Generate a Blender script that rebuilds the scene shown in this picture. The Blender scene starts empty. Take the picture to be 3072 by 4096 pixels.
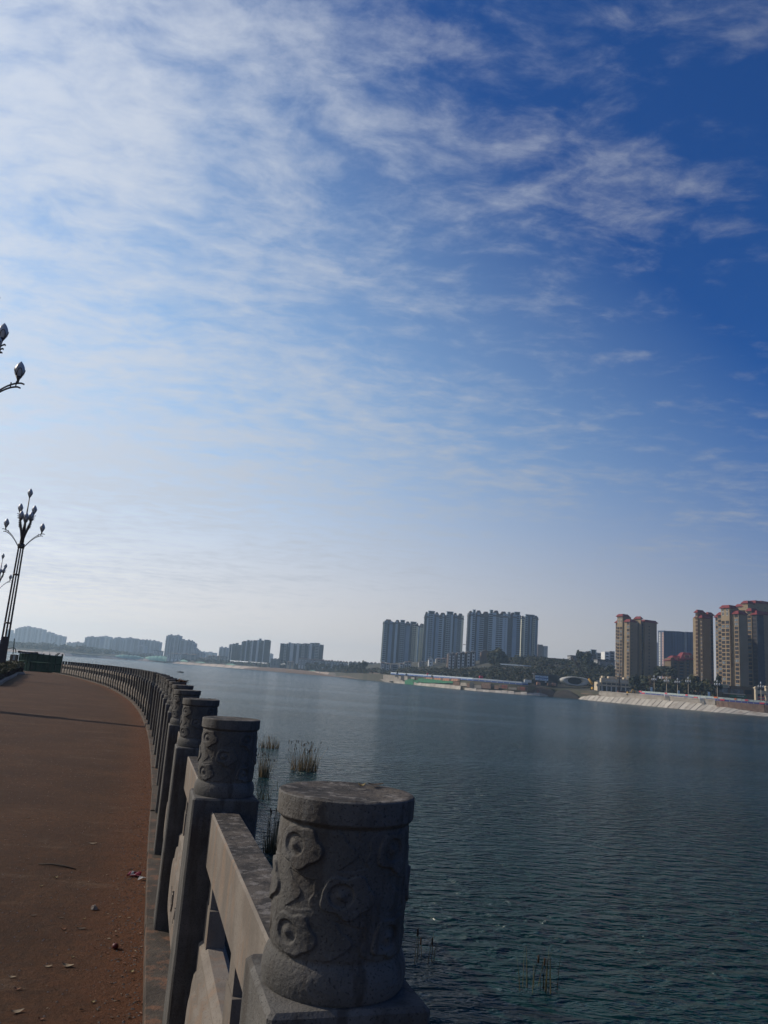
import bpy, bmesh, math, random
from mathutils import Vector, Matrix, noise as mnoise
R = math.radians
random.seed(7)
SC = bpy.context.scene
COL = SC.collection

# ------------------------------------------------------------------ camera
CAM_Z = 7.0                      # eye height above the lake
FPX, ROLL, PITCH = 3076.0, R(4.2), R(11.99)
cd = bpy.data.cameras.new('camera'); cam = bpy.data.objects.new('camera', cd); COL.objects.link(cam)
cd.sensor_width = 36; cd.sensor_fit = 'AUTO'; cd.lens = FPX / 4096 * 36
cd.clip_start = 0.05; cd.clip_end = 20000
cam.matrix_world = Matrix.Translation((0, 0, CAM_Z)) @ Matrix.Rotation(R(90) + PITCH, 4, 'X') @ Matrix.Rotation(ROLL, 4, 'Z')
SC.camera = cam

# ------------------------------------------------------------------ light
SUN_AZ, SUN_EL = R(-72), R(32)   # azimuth from +Y towards +X
sd = Vector((math.sin(SUN_AZ) * math.cos(SUN_EL), math.cos(SUN_AZ) * math.cos(SUN_EL), math.sin(SUN_EL)))
sl = bpy.data.lights.new('sun', 'SUN'); so = bpy.data.objects.new('sun', sl); COL.objects.link(so)
sl.energy = 5.0; sl.angle = R(0.5); sl.color = (1, .89, .74)
so.rotation_euler = sd.to_track_quat('Z', 'Y').to_euler(); so.location = (0, 0, 60)

w = bpy.data.worlds.new('World'); SC.world = w; w.use_nodes = True
nt = w.node_tree; nt.nodes.clear()
def N(t, nt_=None, **k):
    n = (nt_ or nt).nodes.new(t)
    for a, b in k.items(): setattr(n, a, b)
    return n
def L(a, b, nt_=None): (nt_ or nt).links.new(a, b)
def math_(op, a, b=None, c=None, t=None, clamp=False):
    n = N('ShaderNodeMath', t, operation=op, use_clamp=clamp)
    for i, v in enumerate((a, b, c)):
        if v is None: continue
        if isinstance(v, (int, float)): n.inputs[i].default_value = v
        else: L(v, n.inputs[i], t)
    return n.outputs[0]
def mapr(v, a, b, c=0., d=1., t=None, smooth=True):
    n = N('ShaderNodeMapRange', t); n.interpolation_type = 'SMOOTHSTEP' if smooth else 'LINEAR'
    n.inputs[1].default_value = a; n.inputs[2].default_value = b; n.inputs[3].default_value = c; n.inputs[4].default_value = d
    L(v, n.inputs[0], t); return n.outputs[0]
def mixc(f, a, b, t=None, mode='MIX'):
    n = N('ShaderNodeMix', t, data_type='RGBA', blend_type=mode)
    for i, v in ((0, f), (6, a), (7, b)):
        if isinstance(v, (int, float)): n.inputs[i].default_value = v
        elif isinstance(v, (tuple, list)): n.inputs[i].default_value = (*v[:3], 1)
        else: L(v, n.inputs[i], t)
    return n.outputs[2]
def noise_(vec, scale, detail=4, rough=.55, dist=0., t=None):
    n = N('ShaderNodeTexNoise', t); n.inputs['Scale'].default_value = scale; n.inputs['Detail'].default_value = detail
    n.inputs['Roughness'].default_value = rough; n.inputs['Distortion'].default_value = dist
    if vec is not None: L(vec, n.inputs['Vector'], t)
    return n.outputs['Fac']
def mapping(vec, scale=(1, 1, 1), rot=(0, 0, 0), loc=(0, 0, 0), t=None):
    n = N('ShaderNodeMapping', t); n.inputs['Scale'].default_value = scale; n.inputs['Rotation'].default_value = rot; n.inputs['Location'].default_value = loc
    L(vec, n.inputs['Vector'], t); return n.outputs[0]

sky = N('ShaderNodeTexSky', sky_type='NISHITA'); sky.sun_disc = False
sky.sun_elevation = SUN_EL; sky.sun_rotation = SUN_AZ; sky.air_density = 1.0; sky.dust_density = 1.2; sky.ozone_density = 3.0
tc = N('ShaderNodeTexCoord'); sep = N('ShaderNodeSeparateXYZ'); L(tc.outputs['Generated'], sep.inputs[0])
zc = math_('MAXIMUM', sep.outputs[2], 0.0)
den = math_('ADD', zc, .07)
cx = math_('DIVIDE', sep.outputs[0], den); cy = math_('DIVIDE', sep.outputs[1], den)
comb = N('ShaderNodeCombineXYZ'); L(cx, comb.inputs[0]); L(cy, comb.inputs[1])
cv = comb.outputs[0]
warp = N('ShaderNodeTexNoise'); warp.inputs['Scale'].default_value = 1.6; warp.inputs['Detail'].default_value = 4; L(cv, warp.inputs['Vector'])
wv = N('ShaderNodeVectorMath', operation='MULTIPLY_ADD'); L(warp.outputs['Color'], wv.inputs[0]); wv.inputs[1].default_value = (.17, .17, 0); L(cv, wv.inputs[2])
wv = wv.outputs[0]
fine = noise_(mapping(wv, (1.0, 1.45, 1), (0, 0, R(-14))), 7.5, 9, .64, .2)          # small ripples
mid = noise_(mapping(wv, (1.0, 2.0, 1), (0, 0, R(-20)), (3.1, 1.7, 0)), 1.6, 7, .55)
big = noise_(mapping(cv, (.45, .8, 1), (0, 0, R(-25)), (7.3, 2.2, 0)), .9, 3, .5)
# the sheet of cloud is thickest towards the sun and thins out away from it
sunv = N('ShaderNodeVectorMath', operation='DOT_PRODUCT'); L(tc.outputs['Generated'], sunv.inputs[0]); sunv.inputs[1].default_value = sd
near = mapr(sunv.outputs['Value'], .16, .85, -.40, .20, smooth=False)
lin = lambda v, lo, hi: mapr(v, lo, hi, smooth=False)
dens = math_('ADD', math_('ADD', math_('MULTIPLY', lin(fine, .32, .68), .40), math_('MULTIPLY', lin(mid, .28, .72), .40)), math_('MULTIPLY', lin(big, .3, .7), .22))
dens = math_('ADD', dens, near)
dens = math_('ADD', dens, math_('MULTIPLY', mapr(math_('ABSOLUTE', math_('SUBTRACT', sep.outputs[2], .27)), 0., .27, 1., 0.), .25))
lowfade = mapr(sep.outputs[2], .01, .12, .0, 1.0)
cov = math_('MULTIPLY', math_('MULTIPLY', mapr(dens, .22, 1.0), lowfade), .86)
skyc = N('ShaderNodeVectorMath', operation='MULTIPLY'); L(sky.outputs[0], skyc.inputs[0]); skyc.inputs[1].default_value = (.135, .54, 1.16)
cloudb = mapr(sunv.outputs['Value'], .1, .85, 5.0, 9.4, smooth=False)
cc = N('ShaderNodeVectorMath', operation='SCALE'); cc.inputs[0].default_value = (.90, .97, 1.10); L(cloudb, cc.inputs['Scale'])
hz = math_('MULTIPLY', math_('POWER', math_('SUBTRACT', 1.0, math_('DIVIDE', zc, mapr(sunv.outputs['Value'], -.05, .70, .30, .80, smooth=False)), clamp=True), 1.15), .99)
hcol = N('ShaderNodeVectorMath', operation='SCALE'); L(mixc(mapr(sep.outputs[2], .02, .35), (1.06, .98, .91), (.60, .88, 1.12)), hcol.inputs[0])
L(mapr(sunv.outputs['Value'], -.2, .9, 4.6, 15.5, smooth=False), hcol.inputs['Scale'])
base = mixc(hz, skyc.outputs[0], hcol.outputs[0])
final = mixc(cov, base, cc.outputs[0])
bg = N('ShaderNodeBackground'); bg.inputs['Strength'].default_value = .10
wo = N('ShaderNodeOutputWorld'); L(final, bg.inputs['Color']); L(bg.outputs[0], wo.inputs['Surface'])

SC.view_settings.view_transform = 'Standard'; SC.view_settings.look = 'None'
SC.view_settings.exposure = -0.32; SC.view_settings.gamma = 1; SC.view_settings.use_curve_mapping = False
SC.cycles.use_denoising = True; SC.cycles.max_bounces = 6; SC.cycles.volume_bounces = 2; SC.cycles.diffuse_bounces = 3
SC.cycles.sample_clamp_indirect = 4.0

# ------------------------------------------------------------------ pixel -> world
CP, SP, CR, SR = math.cos(PITCH), math.sin(PITCH), math.cos(ROLL), math.sin(ROLL)
def ray(px, py):
    u = px - 1536; v = 2048 - py
    ur = u * CR - v * SR; vr = u * SR + v * CR
    return Vector((ur, FPX * CP - vr * SP, FPX * SP + vr * CP))
def at(px, py, Y):               # the point at forward distance Y
    d = ray(px, py); return Vector((0, 0, CAM_Z)) + d * (Y / d.y)
def on(px, py, z=0.):            # the point on a level z
    d = ray(px, py); return Vector((0, 0, CAM_Z)) + d * ((z - CAM_Z) / d.z)
def path_z(y): return CAM_Z - 1.655 - .0088 * y
def onpath(px, py):
    z = path_z(10)
    for _ in range(25):
        p = on(px, py, z); z = .5 * z + .5 * path_z(p.y)
    return p
def sm(a, b, x):
    t = min(1, max(0, (x - a) / (b - a))); return t * t * (3 - 2 * t)
def lerp(xs, ys, x):
    if x <= xs[0]: return ys[0]
    for i in range(len(xs) - 1):
        if x <= xs[i + 1]:
            return ys[i] + (ys[i + 1] - ys[i]) * (x - xs[i]) / (xs[i + 1] - xs[i])
    return ys[-1]

# ------------------------------------------------------------------ materials
def mat(name, c1, c2=None, scale=3., rough=.8, bump=0., bscale=40., detail=5, spec=.3, speck=None, sscale=200., metal=0., stain=None, lo=.35, hi=.65, stretch=(1, 1, 1), bdist=.01, orand=0.):
    m = bpy.data.materials.new(name); m.use_nodes = True; t = m.node_tree
    p = t.nodes['Principled BSDF']; p.inputs['Roughness'].default_value = rough; p.inputs['Specular IOR Level'].default_value = spec
    p.inputs['Metallic'].default_value = metal
    if c2 is None and speck is None and stain is None and not bump and not orand:
        p.inputs['Base Color'].default_value = (*c1, 1); return m
    tcn = N('ShaderNodeTexCoord', t); v = mapping(tcn.outputs['Object'], stretch, t=t)
    col = mixc(mapr(noise_(v, scale, detail, .6, t=t), lo, hi, t=t), c1, c2 or c1, t)
    if orand:
        oi = N('ShaderNodeObjectInfo', t); col = mixc(1.0, col, mixc(oi.outputs['Random'], (1 - orand,) * 3, (1.0, 1.0, 1.0), t), t, 'MULTIPLY')
    if stain:
        col = mixc(mapr(noise_(mapping(v, (1, 1, .25), t=t), scale * 2.7, 6, .65, t=t), .50, .64, 0, .85, t=t), col, stain, t)
    if speck:
        col = mixc(mapr(noise_(v, sscale, 2, .6, t=t), .57, .68, 0, .85, t=t), col, speck, t)
    L(col, p.inputs['Base Color'], t)
    if bump:
        b = N('ShaderNodeBump', t); b.inputs['Strength'].default_value = bump; b.inputs['Distance'].default_value = bdist
        L(noise_(v, bscale, 6, .65, t=t), b.inputs['Height'], t); L(b.outputs[0], p.inputs['Normal'], t)
    return m
M = {}
def mm(name, *a, **k): M[name] = mat(name, *a, **k)
mm('stone', (.072, .069, .064), (.122, .115, .105), 6, .85, .8, 210, orand=.22, speck=(.03, .028, .026), sscale=240, stain=(.05, .042, .035), bdist=.004)
mm('stone_side', (.125, .106, .088), (.18, .155, .13), 5, .85, .5, 80, orand=.18, speck=(.10, .085, .07), sscale=140, stain=(.17, .12, .085), bdist=.004)
mm('stone_top', (.022, .019, .017), (.075, .062, .050), 9, .9, .9, 60, speck=(.02, .017, .015), sscale=45, stain=(.16, .145, .13), lo=.4, hi=.6, bdist=.008)
mm('kerb', (.030, .023, .017), (.068, .053, .040), 3, .9, .8, 45, speck=(.045, .035, .03), sscale=60, stain=(.14, .07, .04), bdist=.01)
mm('wall_concrete', (.16, .15, .135), (.24, .225, .2), 1.2, .9, .5, 14, stain=(.09, .085, .07), bdist=.03)
mm('soil', (.09, .06, .04), (.14, .09, .06), .8, .95, .6, 20)
mm('park_grass', (.045, .06, .02), (.08, .075, .03), 2, .95, .8, 30)
mm('leaf_a', (.19, .14, .085), (.25, .19, .12), 30, .7); mm('leaf_b', (.16, .065, .03), (.12, .05, .025), 30, .7)
mm('leaf_c', (.05, .035, .022), (.08, .05, .03), 30, .8); mm('leaf_d', (.26, .21, .10), (.2, .14, .06), 30, .7)
mm('red_plastic', (.15, .01, .02), rough=.35); mm('white_paper', (.30, .30, .29), rough=.6); mm('fruit_red', (.07, .008, .008), rough=.5); mm('twig', (.03, .022, .016), rough=.9)
mm('pebble', (.14, .11, .085), (.22, .19, .16), 20, .9)
mm('dark_metal', (.022, .014, .016), (.035, .022, .022), 8, .5, spec=.4)
mm('lamp_glass', (.36, .37, .38), rough=.35, spec=.5)
mm('hoard_green', (.006, .030, .022), (.010, .042, .03), 1.5, .9, spec=.1, stain=(.03, .05, .04)); mm('tarp', (.02, .022, .028), (.05, .05, .055), 3, .7)
mm('tarp_blue', (.03, .05, .16), rough=.6); mm('orange', (.42, .16, .03), rough=.7)
mm('reed', (.16, .10, .04), (.25, .175, .07), 4, .8); mm('reed_green', (.05, .055, .022), (.07, .058, .025), 4, .8); mm('reed_head', (.045, .025, .012), rough=.9)
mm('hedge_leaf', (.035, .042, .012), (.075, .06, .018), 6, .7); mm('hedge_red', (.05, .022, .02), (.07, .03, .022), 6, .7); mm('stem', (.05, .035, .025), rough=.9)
mm('tree', (.012, .020, .010), (.028, .035, .015), .12, .85); mm('tree_b', (.040, .042, .016), (.058, .050, .022), .1, .85); mm('tree_brown', (.07, .045, .03), (.05, .035, .024), .1, .9)
mm('trunk', (.06, .045, .035), rough=.9)
mm('far_ground', (.034, .036, .022), (.06, .052, .036), .03, .95); mm('earth', (.085, .06, .043), (.13, .095, .07), .05, .95, .7, .5, bdist=.6)
mm('gully', (.014, .013, .013), (.026, .022, .02), .2, .95); mm('slab', (.31, .285, .25), (.40, .37, .325), .09, .9, stain=(.22, .19, .16), orand=.28); mm('slab_left', (.38, .295, .24), (.45, .37, .31), .05, .9, orand=.25)  # gully: shade of the recess put into a near-black earth colour
mm('slab_bed', (.08, .068, .056), (.13, .11, .09), .3, .95)
mm('concrete_pale', (.24, .215, .185), (.31, .28, .245), .12, .9, orand=.2, stain=(.2, .17, .14), stretch=(1, 1, 3)); mm('brick_brown', (.16, .10, .075), (.22, .15, .11), .25, .9, stain=(.08, .06, .05))
mm('net_green', (.12, .29, .22), (.20, .36, .29), .08, .8); mm('net_bright', (.02, .17, .085), (.04, .11, .06), .4, .8); mm('formwork', (.30, .09, .06), (.20, .10, .07), .2, .85)
mm('formwork_orange', (.36, .17, .10), (.26, .15, .10), .3, .85); mm('dark', (.018, .02, .024), rough=.8); mm('rust', (.09, .06, .045), (.13, .08, .055), .5, .9)
mm('white', (.5, .5, .48), rough=.7); mm('banner_red', (.52, .035, .07), rough=.7); mm('banner_orange', (.5, .12, .04), rough=.7)
mm('barrier_grey', (.26, .32, .31), (.32, .36, .35), .5, .7); mm('barrier_blue', (.03, .045, .19), rough=.6); mm('fence_blue', (.04, .085, .24), rough=.6)
mm('fence_white', (.33, .38, .43), rough=.6)
mm('e_wall', (.29, .37, .44), (.34, .42, .48), .05, .8); mm('e_cream_sunlit', (.62, .60, .44), (.56, .55, .42), .05, .8); mm('e_dark', (.03, .036, .046), (.045, .054, .066), .2, .8)  # cream: real cream walls, plus sunlight painted onto bays of white towers
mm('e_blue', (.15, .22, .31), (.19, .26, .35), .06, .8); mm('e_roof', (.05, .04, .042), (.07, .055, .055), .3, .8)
mm('glass', (.016, .022, .028), rough=.4, spec=.18); mm('glass_pale', (.16, .19, .21), (.06, .08, .09), .4, .2, spec=.5)
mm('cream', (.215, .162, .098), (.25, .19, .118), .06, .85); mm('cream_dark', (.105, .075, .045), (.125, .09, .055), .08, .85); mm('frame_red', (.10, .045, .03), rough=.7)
mm('roof_red', (.17, .022, .025), (.13, .018, .020), .5, .75)
mm('c_blue', (.055, .08, .14), (.075, .10, .16), .08, .8); mm('c_pink', (.48, .33, .29), rough=.8); mm('brown_wall', (.085, .058, .046), (.105, .072, .058), .1, .85)
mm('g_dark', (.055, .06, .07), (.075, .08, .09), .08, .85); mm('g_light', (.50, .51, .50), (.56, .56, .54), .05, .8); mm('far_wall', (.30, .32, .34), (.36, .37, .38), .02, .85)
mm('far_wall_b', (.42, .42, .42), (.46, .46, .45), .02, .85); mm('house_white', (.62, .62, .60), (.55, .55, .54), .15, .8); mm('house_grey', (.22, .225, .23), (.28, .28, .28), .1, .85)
mm('roof_grey', (.07, .075, .085), (.10, .10, .11), .3, .85); mm('roof_rust', (.19, .13, .10), (.14, .10, .085), .2, .85); mm('beige', (.46, .38, .27), rough=.8)
mm('screen_blue', (.05, .12, .30), rough=.6); mm('sign_pale', (.42, .55, .68), rough=.6); mm('yellow', (.50, .27, .03), rough=.5); mm('ring', (.36, .35, .31), (.42, .41, .37), .3, .6)
mm('sign_green', (.05, .16, .07), rough=.6); mm('rock', (.20, .21, .22), (.3, .31, .31), .3, .9)

def water_mat():
    m = bpy.data.materials.new('water'); m.use_nodes = True; t = m.node_tree; p = t.nodes['Principled BSDF']
    p.inputs['Specular IOR Level'].default_value = .28; p.inputs['Base Color'].default_value = (.0035, .026, .026, 1); p.inputs['Roughness'].default_value = .18; p.inputs['IOR'].default_value = 1.333
    g = N('ShaderNodeNewGeometry', t)
    v = mapping(g.outputs['Position'], (.55, 1.25, 1), (0, 0, R(12)), t=t)
    a = noise_(v, 1.5, 3, .55, .4, t=t); b = noise_(mapping(v, (1, 1, 1), (0, 0, R(40)), t=t), 3.1, 3, .6, .3, t=t)
    c = noise_(mapping(g.outputs['Position'], (.012, .03, 1), t=t), 1.0, 3, .5, t=t)       # wind lanes
    h = math_('ADD', math_('MULTIPLY', a, 1.15, t=t), math_('MULTIPLY', b, .34, t=t), t=t)
    bp = N('ShaderNodeBump', t); bp.inputs['Distance'].default_value = 1.0
    L(mapr(c, .38, .62, .5, 1.0, t=t), bp.inputs['Strength'], t); L(h, bp.inputs['Height'], t); L(bp.outputs[0], p.inputs['Normal'], t)
    return m
M['water'] = water_mat()

def path_mat():
    m = bpy.data.materials.new('path'); m.use_nodes = True; t = m.node_tree; p = t.nodes['Principled BSDF']
    p.inputs['Roughness'].default_value = .92; p.inputs['Specular IOR Level'].default_value = .15
    g = N('ShaderNodeNewGeometry', t); v = g.outputs['Position']
    at_ = N('ShaderNodeAttribute', t); at_.attribute_name = 'edge'
    n1 = noise_(v, .7, 6, .68, t=t); n2 = noise_(v, 7, 5, .7, t=t); n3 = noise_(v, 60, 5, .75, t=t)
    col = mixc(mapr(n1, .35, .68, t=t), (.054, .023, .0092), (.094, .042, .0175), t)
    col = mixc(mapr(n2, .4, .7, 0, .6, t=t), col, (.066, .030, .015), t)
    n4 = noise_(v, 19, 4, .7, t=t); col = mixc(mapr(n4, .36, .64, 0, .55, t=t), col, (.030, .018, .012), t)
    n5 = noise_(mapping(v, (.5, 1.4, 1), (0, 0, R(20)), t=t), 1.7, 6, .7, t=t); col = mixc(mapr(n5, .55, .70, 0, .45, t=t), col, (.13, .085, .056), t)
    red = math_('MULTIPLY', mapr(math_('ADD', at_.outputs['Fac'], math_('MULTIPLY', n2, .5, t=t), t=t), .85, 1.4, t=t), .8, t=t)
    col = mixc(red, col, (.12, .044, .018), t)
    col = mixc(mapr(n3, .54, .66, 0, .75, t=t), col, (.022, .015, .011), t)
    col = mixc(mapr(n3, .30, .42, .5, 0, t=t), col, (.16, .115, .085), t)
    L(col, p.inputs['Base Color'], t)
    b = N('ShaderNodeBump', t); b.inputs['Strength'].default_value = 1.0; b.inputs['Distance'].default_value = .022
    L(math_('ADD', n3, math_('MULTIPLY', n2, 1.5, t=t), t=t), b.inputs['Height'], t); L(b.outputs[0], p.inputs['Normal'], t)
    return m
M['path'] = path_mat()

# ------------------------------------------------------------------ mesh helpers
class MB:
    def __init__(s): s.v = []; s.f = []; s.m = []; s.smooth = []
    def add(s, vs, fs, m=0, sm_=False):
        o = len(s.v); s.v += [tuple(x) for x in vs]
        for f in fs: s.f.append([i + o for i in f]); s.m.append(m); s.smooth.append(sm_)
    def box(s, a, b, m=0, bev=0.):
        x0, y0, z0 = a; x1, y1, z1 = b
        if bev:
            e = bev; pts = []
            for z, i in ((z0, 0), (z1 - e, 0), (z1, e)):
                pts.append([(x0 + e + i, y0 + i, z), (x1 - e - i, y0 + i, z), (x1 - i, y0 + e + i, z), (x1 - i, y1 - e - i, z), (x1 - e - i, y1 - i, z), (x0 + e + i, y1 - i, z), (x0 + i, y1 - e - i, z), (x0 + i, y0 + e + i, z)])
            vs = sum(pts, []); fs = []
            for k in range(2):
                for j in range(8):
                    a_, b_ = k * 8 + j, k * 8 + (j + 1) % 8; fs.append((a_, b_, b_ + 8, a_ + 8))
            fs += [tuple(range(7, -1, -1)), tuple(range(16, 24))]
            s.add(vs, fs, m); return
        s.add([(x0, y0, z0), (x1, y0, z0), (x1, y1, z0), (x0, y1, z0), (x0, y0, z1), (x1, y0, z1), (x1, y1, z1), (x0, y1, z1)],
              [(0, 3, 2, 1), (4, 5, 6, 7), (0, 1, 5, 4), (1, 2, 6, 5), (2, 3, 7, 6), (3, 0, 4, 7)], m)
    def hexa(s, bot, top, m=0):
        s.add(list(bot) + list(top), [(0, 3, 2, 1), (4, 5, 6, 7), (0, 1, 5, 4), (1, 2, 6, 5), (2, 3, 7, 6), (3, 0, 4, 7)], m)
    def prism(s, poly, z0, z1, m=0):
        n = len(poly); vs = [(x, y, z0) for x, y in poly] + [(x, y, z1) for x, y in poly]
        s.add(vs, [tuple(range(n - 1, -1, -1)), tuple(range(n, 2 * n))] + [(i, (i + 1) % n, n + (i + 1) % n, n + i) for i in range(n)], m)
    def tube(s, pts, rad, m=0, n=8, flat=1.0):
        pts = [Vector(p) for p in pts]; rings = []
        for i, p in enumerate(pts):
            d = (pts[min(i + 1, len(pts) - 1)] - pts[max(i - 1, 0)]).normalized()
            up = Vector((0, 0, 1)) if abs(d.z) < .95 else Vector((1, 0, 0))
            a = d.cross(up).normalized(); b = a.cross(d).normalized()
            r = rad[i] if isinstance(rad, (list, tuple)) else rad
            rings.append([p + a * (r * math.cos(2 * math.pi * k / n)) + b * (r * flat * math.sin(2 * math.pi * k / n)) for k in range(n)])
        vs = sum(rings, []); fs = []
        for i in range(len(pts) - 1):
            for k in range(n):
                fs.append((i * n + k, i * n + (k + 1) % n, (i + 1) * n + (k + 1) % n, (i + 1) * n + k))
        fs += [tuple(range(n - 1, -1, -1)), tuple(range((len(pts) - 1) * n, len(pts) * n))]
        s.add(vs, fs, m, True)
    def lathe(s, prof, n=24, m=0, c=(0, 0, 0), sm_=True):
        vs = []; fs = []
        for r, z in prof:
            for k in range(n):
                a = 2 * math.pi * k / n; vs.append((c[0] + r * math.cos(a), c[1] + r * math.sin(a), c[2] + z))
        for i in range(len(prof) - 1):
            for k in range(n): fs.append((i * n + k, i * n + (k + 1) % n, (i + 1) * n + (k + 1) % n, (i + 1) * n + k))
        fs += [tuple(range(n - 1, -1, -1)), tuple(range((len(prof) - 1) * n, len(prof) * n))]
        s.add(vs, fs, m, sm_)
    def mesh(s, name, mats, off=None):
        me = bpy.data.meshes.new(name)
        vs = s.v if off is None else [(x - off[0], y - off[1], z - off[2]) for x, y, z in s.v]
        me.from_pydata(vs, [], s.f)
        for m in mats: me.materials.append(M[m] if isinstance(m, str) else m)
        me.polygons.foreach_set('material_index', s.m); me.polygons.foreach_set('use_smooth', s.smooth)
        me.update(); return me
    def build(s, name, mats, parent=None, **k):
        if isinstance(mats, str): mats = [mats]
        off = parent.location if parent else None
        if parent and parent.parent: off = parent.location + parent.parent.location
        o = bpy.data.objects.new(name, s.mesh(name, mats, off)); COL.objects.link(o)
        if parent: o.parent = parent
        return tag(o, **k)
def tag(o, label=None, cat=None, group=None, kind=None):
    if label: o['label'] = label
    if cat: o['category'] = cat
    if group: o['group'] = group
    if kind: o['kind'] = kind
    return o
def thing(name, loc, label, cat, group=None, rz=0.):
    o = bpy.data.objects.new(name, None); COL.objects.link(o); o.empty_display_size = .2
    o.location = loc; o.rotation_euler = (0, 0, rz); return tag(o, label, cat, group)
def inst(name, me, parent, loc, rz=0., rot=None, sc=None):
    o = bpy.data.objects.new(name, me); COL.objects.link(o)
    if parent: o.parent = parent
    o.location = loc; o.rotation_euler = rot or (0, 0, rz)
    if sc: o.scale = sc
    return o
def copy_tree(o, parent=None):
    c = o.copy(); COL.objects.link(c); c.parent = parent
    for ch in list(o.children): copy_tree(ch, c)
    return c
rnd = random.uniform

# ------------------------------------------------------------------ the lake and the near bank
POST = [(-.029, 1.444), (-.575, 3.37), (-1.13, 5.30), (-1.67, 7.24), (-2.19, 9.18), (-2.693, 11.13)]
LEFT = [668.7, 656, 649.7, 640.7, 629, 619, 609, 600, 589.5, 579.5, 570, 561, 552, 542, 531, 520, 510, 499.6, 489, 478.5, 469, 459.5, 450.5, 441, 431.5, 421, 410, 399, 388.5, 378.5, 369, 359.5, 349.5, 339, 329, 319.5, 310, 301, 292, 282.5, 272.5, 261.5, 250]
def ytop(x): return lerp([250, 443, 499.6, 542, 580, 619, 656, 668.7, 684], [2645, 2665, 2669, 2675, 2682.5, 2691, 2706, 2712, 2720], x)
for lx in LEFT:                  # equal spacing along the curve, each post on its bearing
    p0 = Vector(POST[-1]); d = ray(lx + .25 * FPX / (p0.y + 1.9) / 2, ytop(lx)); k = d.x / d.y
    A = 1 + k * k; B = -2 * (k * p0.x + p0.y); C = p0.dot(p0) - 1.92 ** 2
    Y = (-B + math.sqrt(max(0, B * B - 4 * A * C))) / (2 * A); POST.append((k * Y, Y))
xs_ = [p[0] for p in POST]
for _ in range(2):               # smooth the chain
    xs_ = [xs_[0]] + [(xs_[i - 1] + 2 * xs_[i] + xs_[i + 1]) / 4 for i in range(1, len(xs_) - 1)] + [xs_[-1]]
POST = [(x, p[1]) for x, p in zip(xs_, POST)]
pre = [(POST[0][0] + .545 * i, POST[0][1] - 1.93 * i) for i in (3, 2, 1)]
d_ = Vector(POST[-1]) - Vector(POST[-4])
LINE = [(pre[0][0] + 3, pre[0][1] - 10)] + pre + POST + [tuple(Vector(POST[-1]) + d_ * (.35 * i)) for i in (1, 2, 4)]   # the line of the parapet
def offset_line(line, o):        # + = towards the water
    out = []
    for i in range(len(line)):
        a = Vector(line[max(i - 1, 0)]); b = Vector(line[min(i + 1, len(line) - 1)]); t = (b - a).normalized()
        out.append(Vector(line[i]) + Vector((t.y, -t.x)) * o)
    return out

b = MB(); b.add([(-3000, -60, 0), (900, -60, 0), (900, 4200, 0), (-3000, 4200, 0)], [(0, 1, 2, 3)])
b.build('lake', 'water', kind='structure', label='wide rippled blue grey lake filling the bay', cat='water')

# path: between the parapet and the park on the left
b = MB(); cols = [-.165, -.30, -.5, -.8, -1.3, -2.2, -4, -7, -11, -16, -30, -60]
rows = [offset_line(LINE, o) for o in cols]; nl = len(LINE)
edge = []
for i in range(nl):
    for j, o in enumerate(cols):
        p = rows[j][i]; b.v.append((p.x, p.y, path_z(p.y) + (.0 if j else .0))); edge.append(max(0, 1 + (o + .2) / 1.6))
for i in range(nl - 1):
    for j in range(len(cols) - 1):
        q = i * len(cols) + j; b.f.append([q, q + len(cols), q + len(cols) + 1, q + 1]); b.m.append(0); b.smooth.append(True)
po = b.build('path', 'path', kind='structure', label='brown dusty asphalt promenade along the stone parapet', cat='path')
at_ = po.data.attributes.new('edge', 'FLOAT', 'POINT'); at_.data.foreach_set('value', edge)

# ledge under the parapet (its front is the kerb), one stone per bay
def strip(line, o0, o1, zt, zb, name, m, gap=.004, **k):
    a, c = offset_line(line, o0), offset_line(line, o1)
    for i in range(1, len(line) - 1):
        t0 = gap
        def mixp(p, q, f): return p + (q - p) * f
        A0, A1, C0, C1 = mixp(a[i], a[i + 1], t0), mixp(a[i], a[i + 1], 1 - t0), mixp(c[i], c[i + 1], t0), mixp(c[i], c[i + 1], 1 - t0)
        s = MB(); j = rnd(-.010, .010); e = .004
        z0, z1 = path_z(line[i][1]), path_z(line[i + 1][1])
        def ring(zz, ins):
            return [(*(A0 + (C0 - A0).normalized() * ins), z0 + zz), (*(A1 + (C1 - A1).normalized() * ins), z1 + zz), (*C1, z1 + zz), (*C0, z0 + zz)]
        r0, r1, r2 = ring(zb, 0), ring(zt - e + j, j * .5), ring(zt + j, e)
        s.add(r0 + r1 + r2, [(0, 1, 5, 4), (1, 2, 6, 5), (2, 3, 7, 6), (3, 0, 4, 7), (4, 5, 9, 8), (5, 6, 10, 9), (6, 7, 11, 10), (7, 4, 8, 11), (8, 9, 10, 11)])
        yield s
kerb = thing('kerb', (0, 0, 0), 'low stone kerb ledge carrying the parapet beside the path', 'kerb'); kerb['kind'] = 'structure'
for s in strip(LINE, -.178, .26, .085, -.25, 'kerb_stone', 'kerb'): s.build('kerb_stone', 'kerb', kerb)

b = MB(); a0 = offset_line(LINE, .255); a1 = offset_line(LINE, 2.3); a2 = offset_line(LINE, 3.2)
for i in range(nl):
    z = path_z(a0[i].y); b.v += [(*a0[i], z + .06), (*a1[i], .6), (*a2[i], -.9)]
for i in range(nl - 1):
    for j in range(2): q = i * 3 + j; b.f.append([q, q + 1, q + 4, q + 3]); b.m.append(0); b.smooth.append(False)
b.build('embankment', 'wall_concrete', kind='structure', label='steep concrete embankment below the parapet', cat='embankment')

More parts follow.
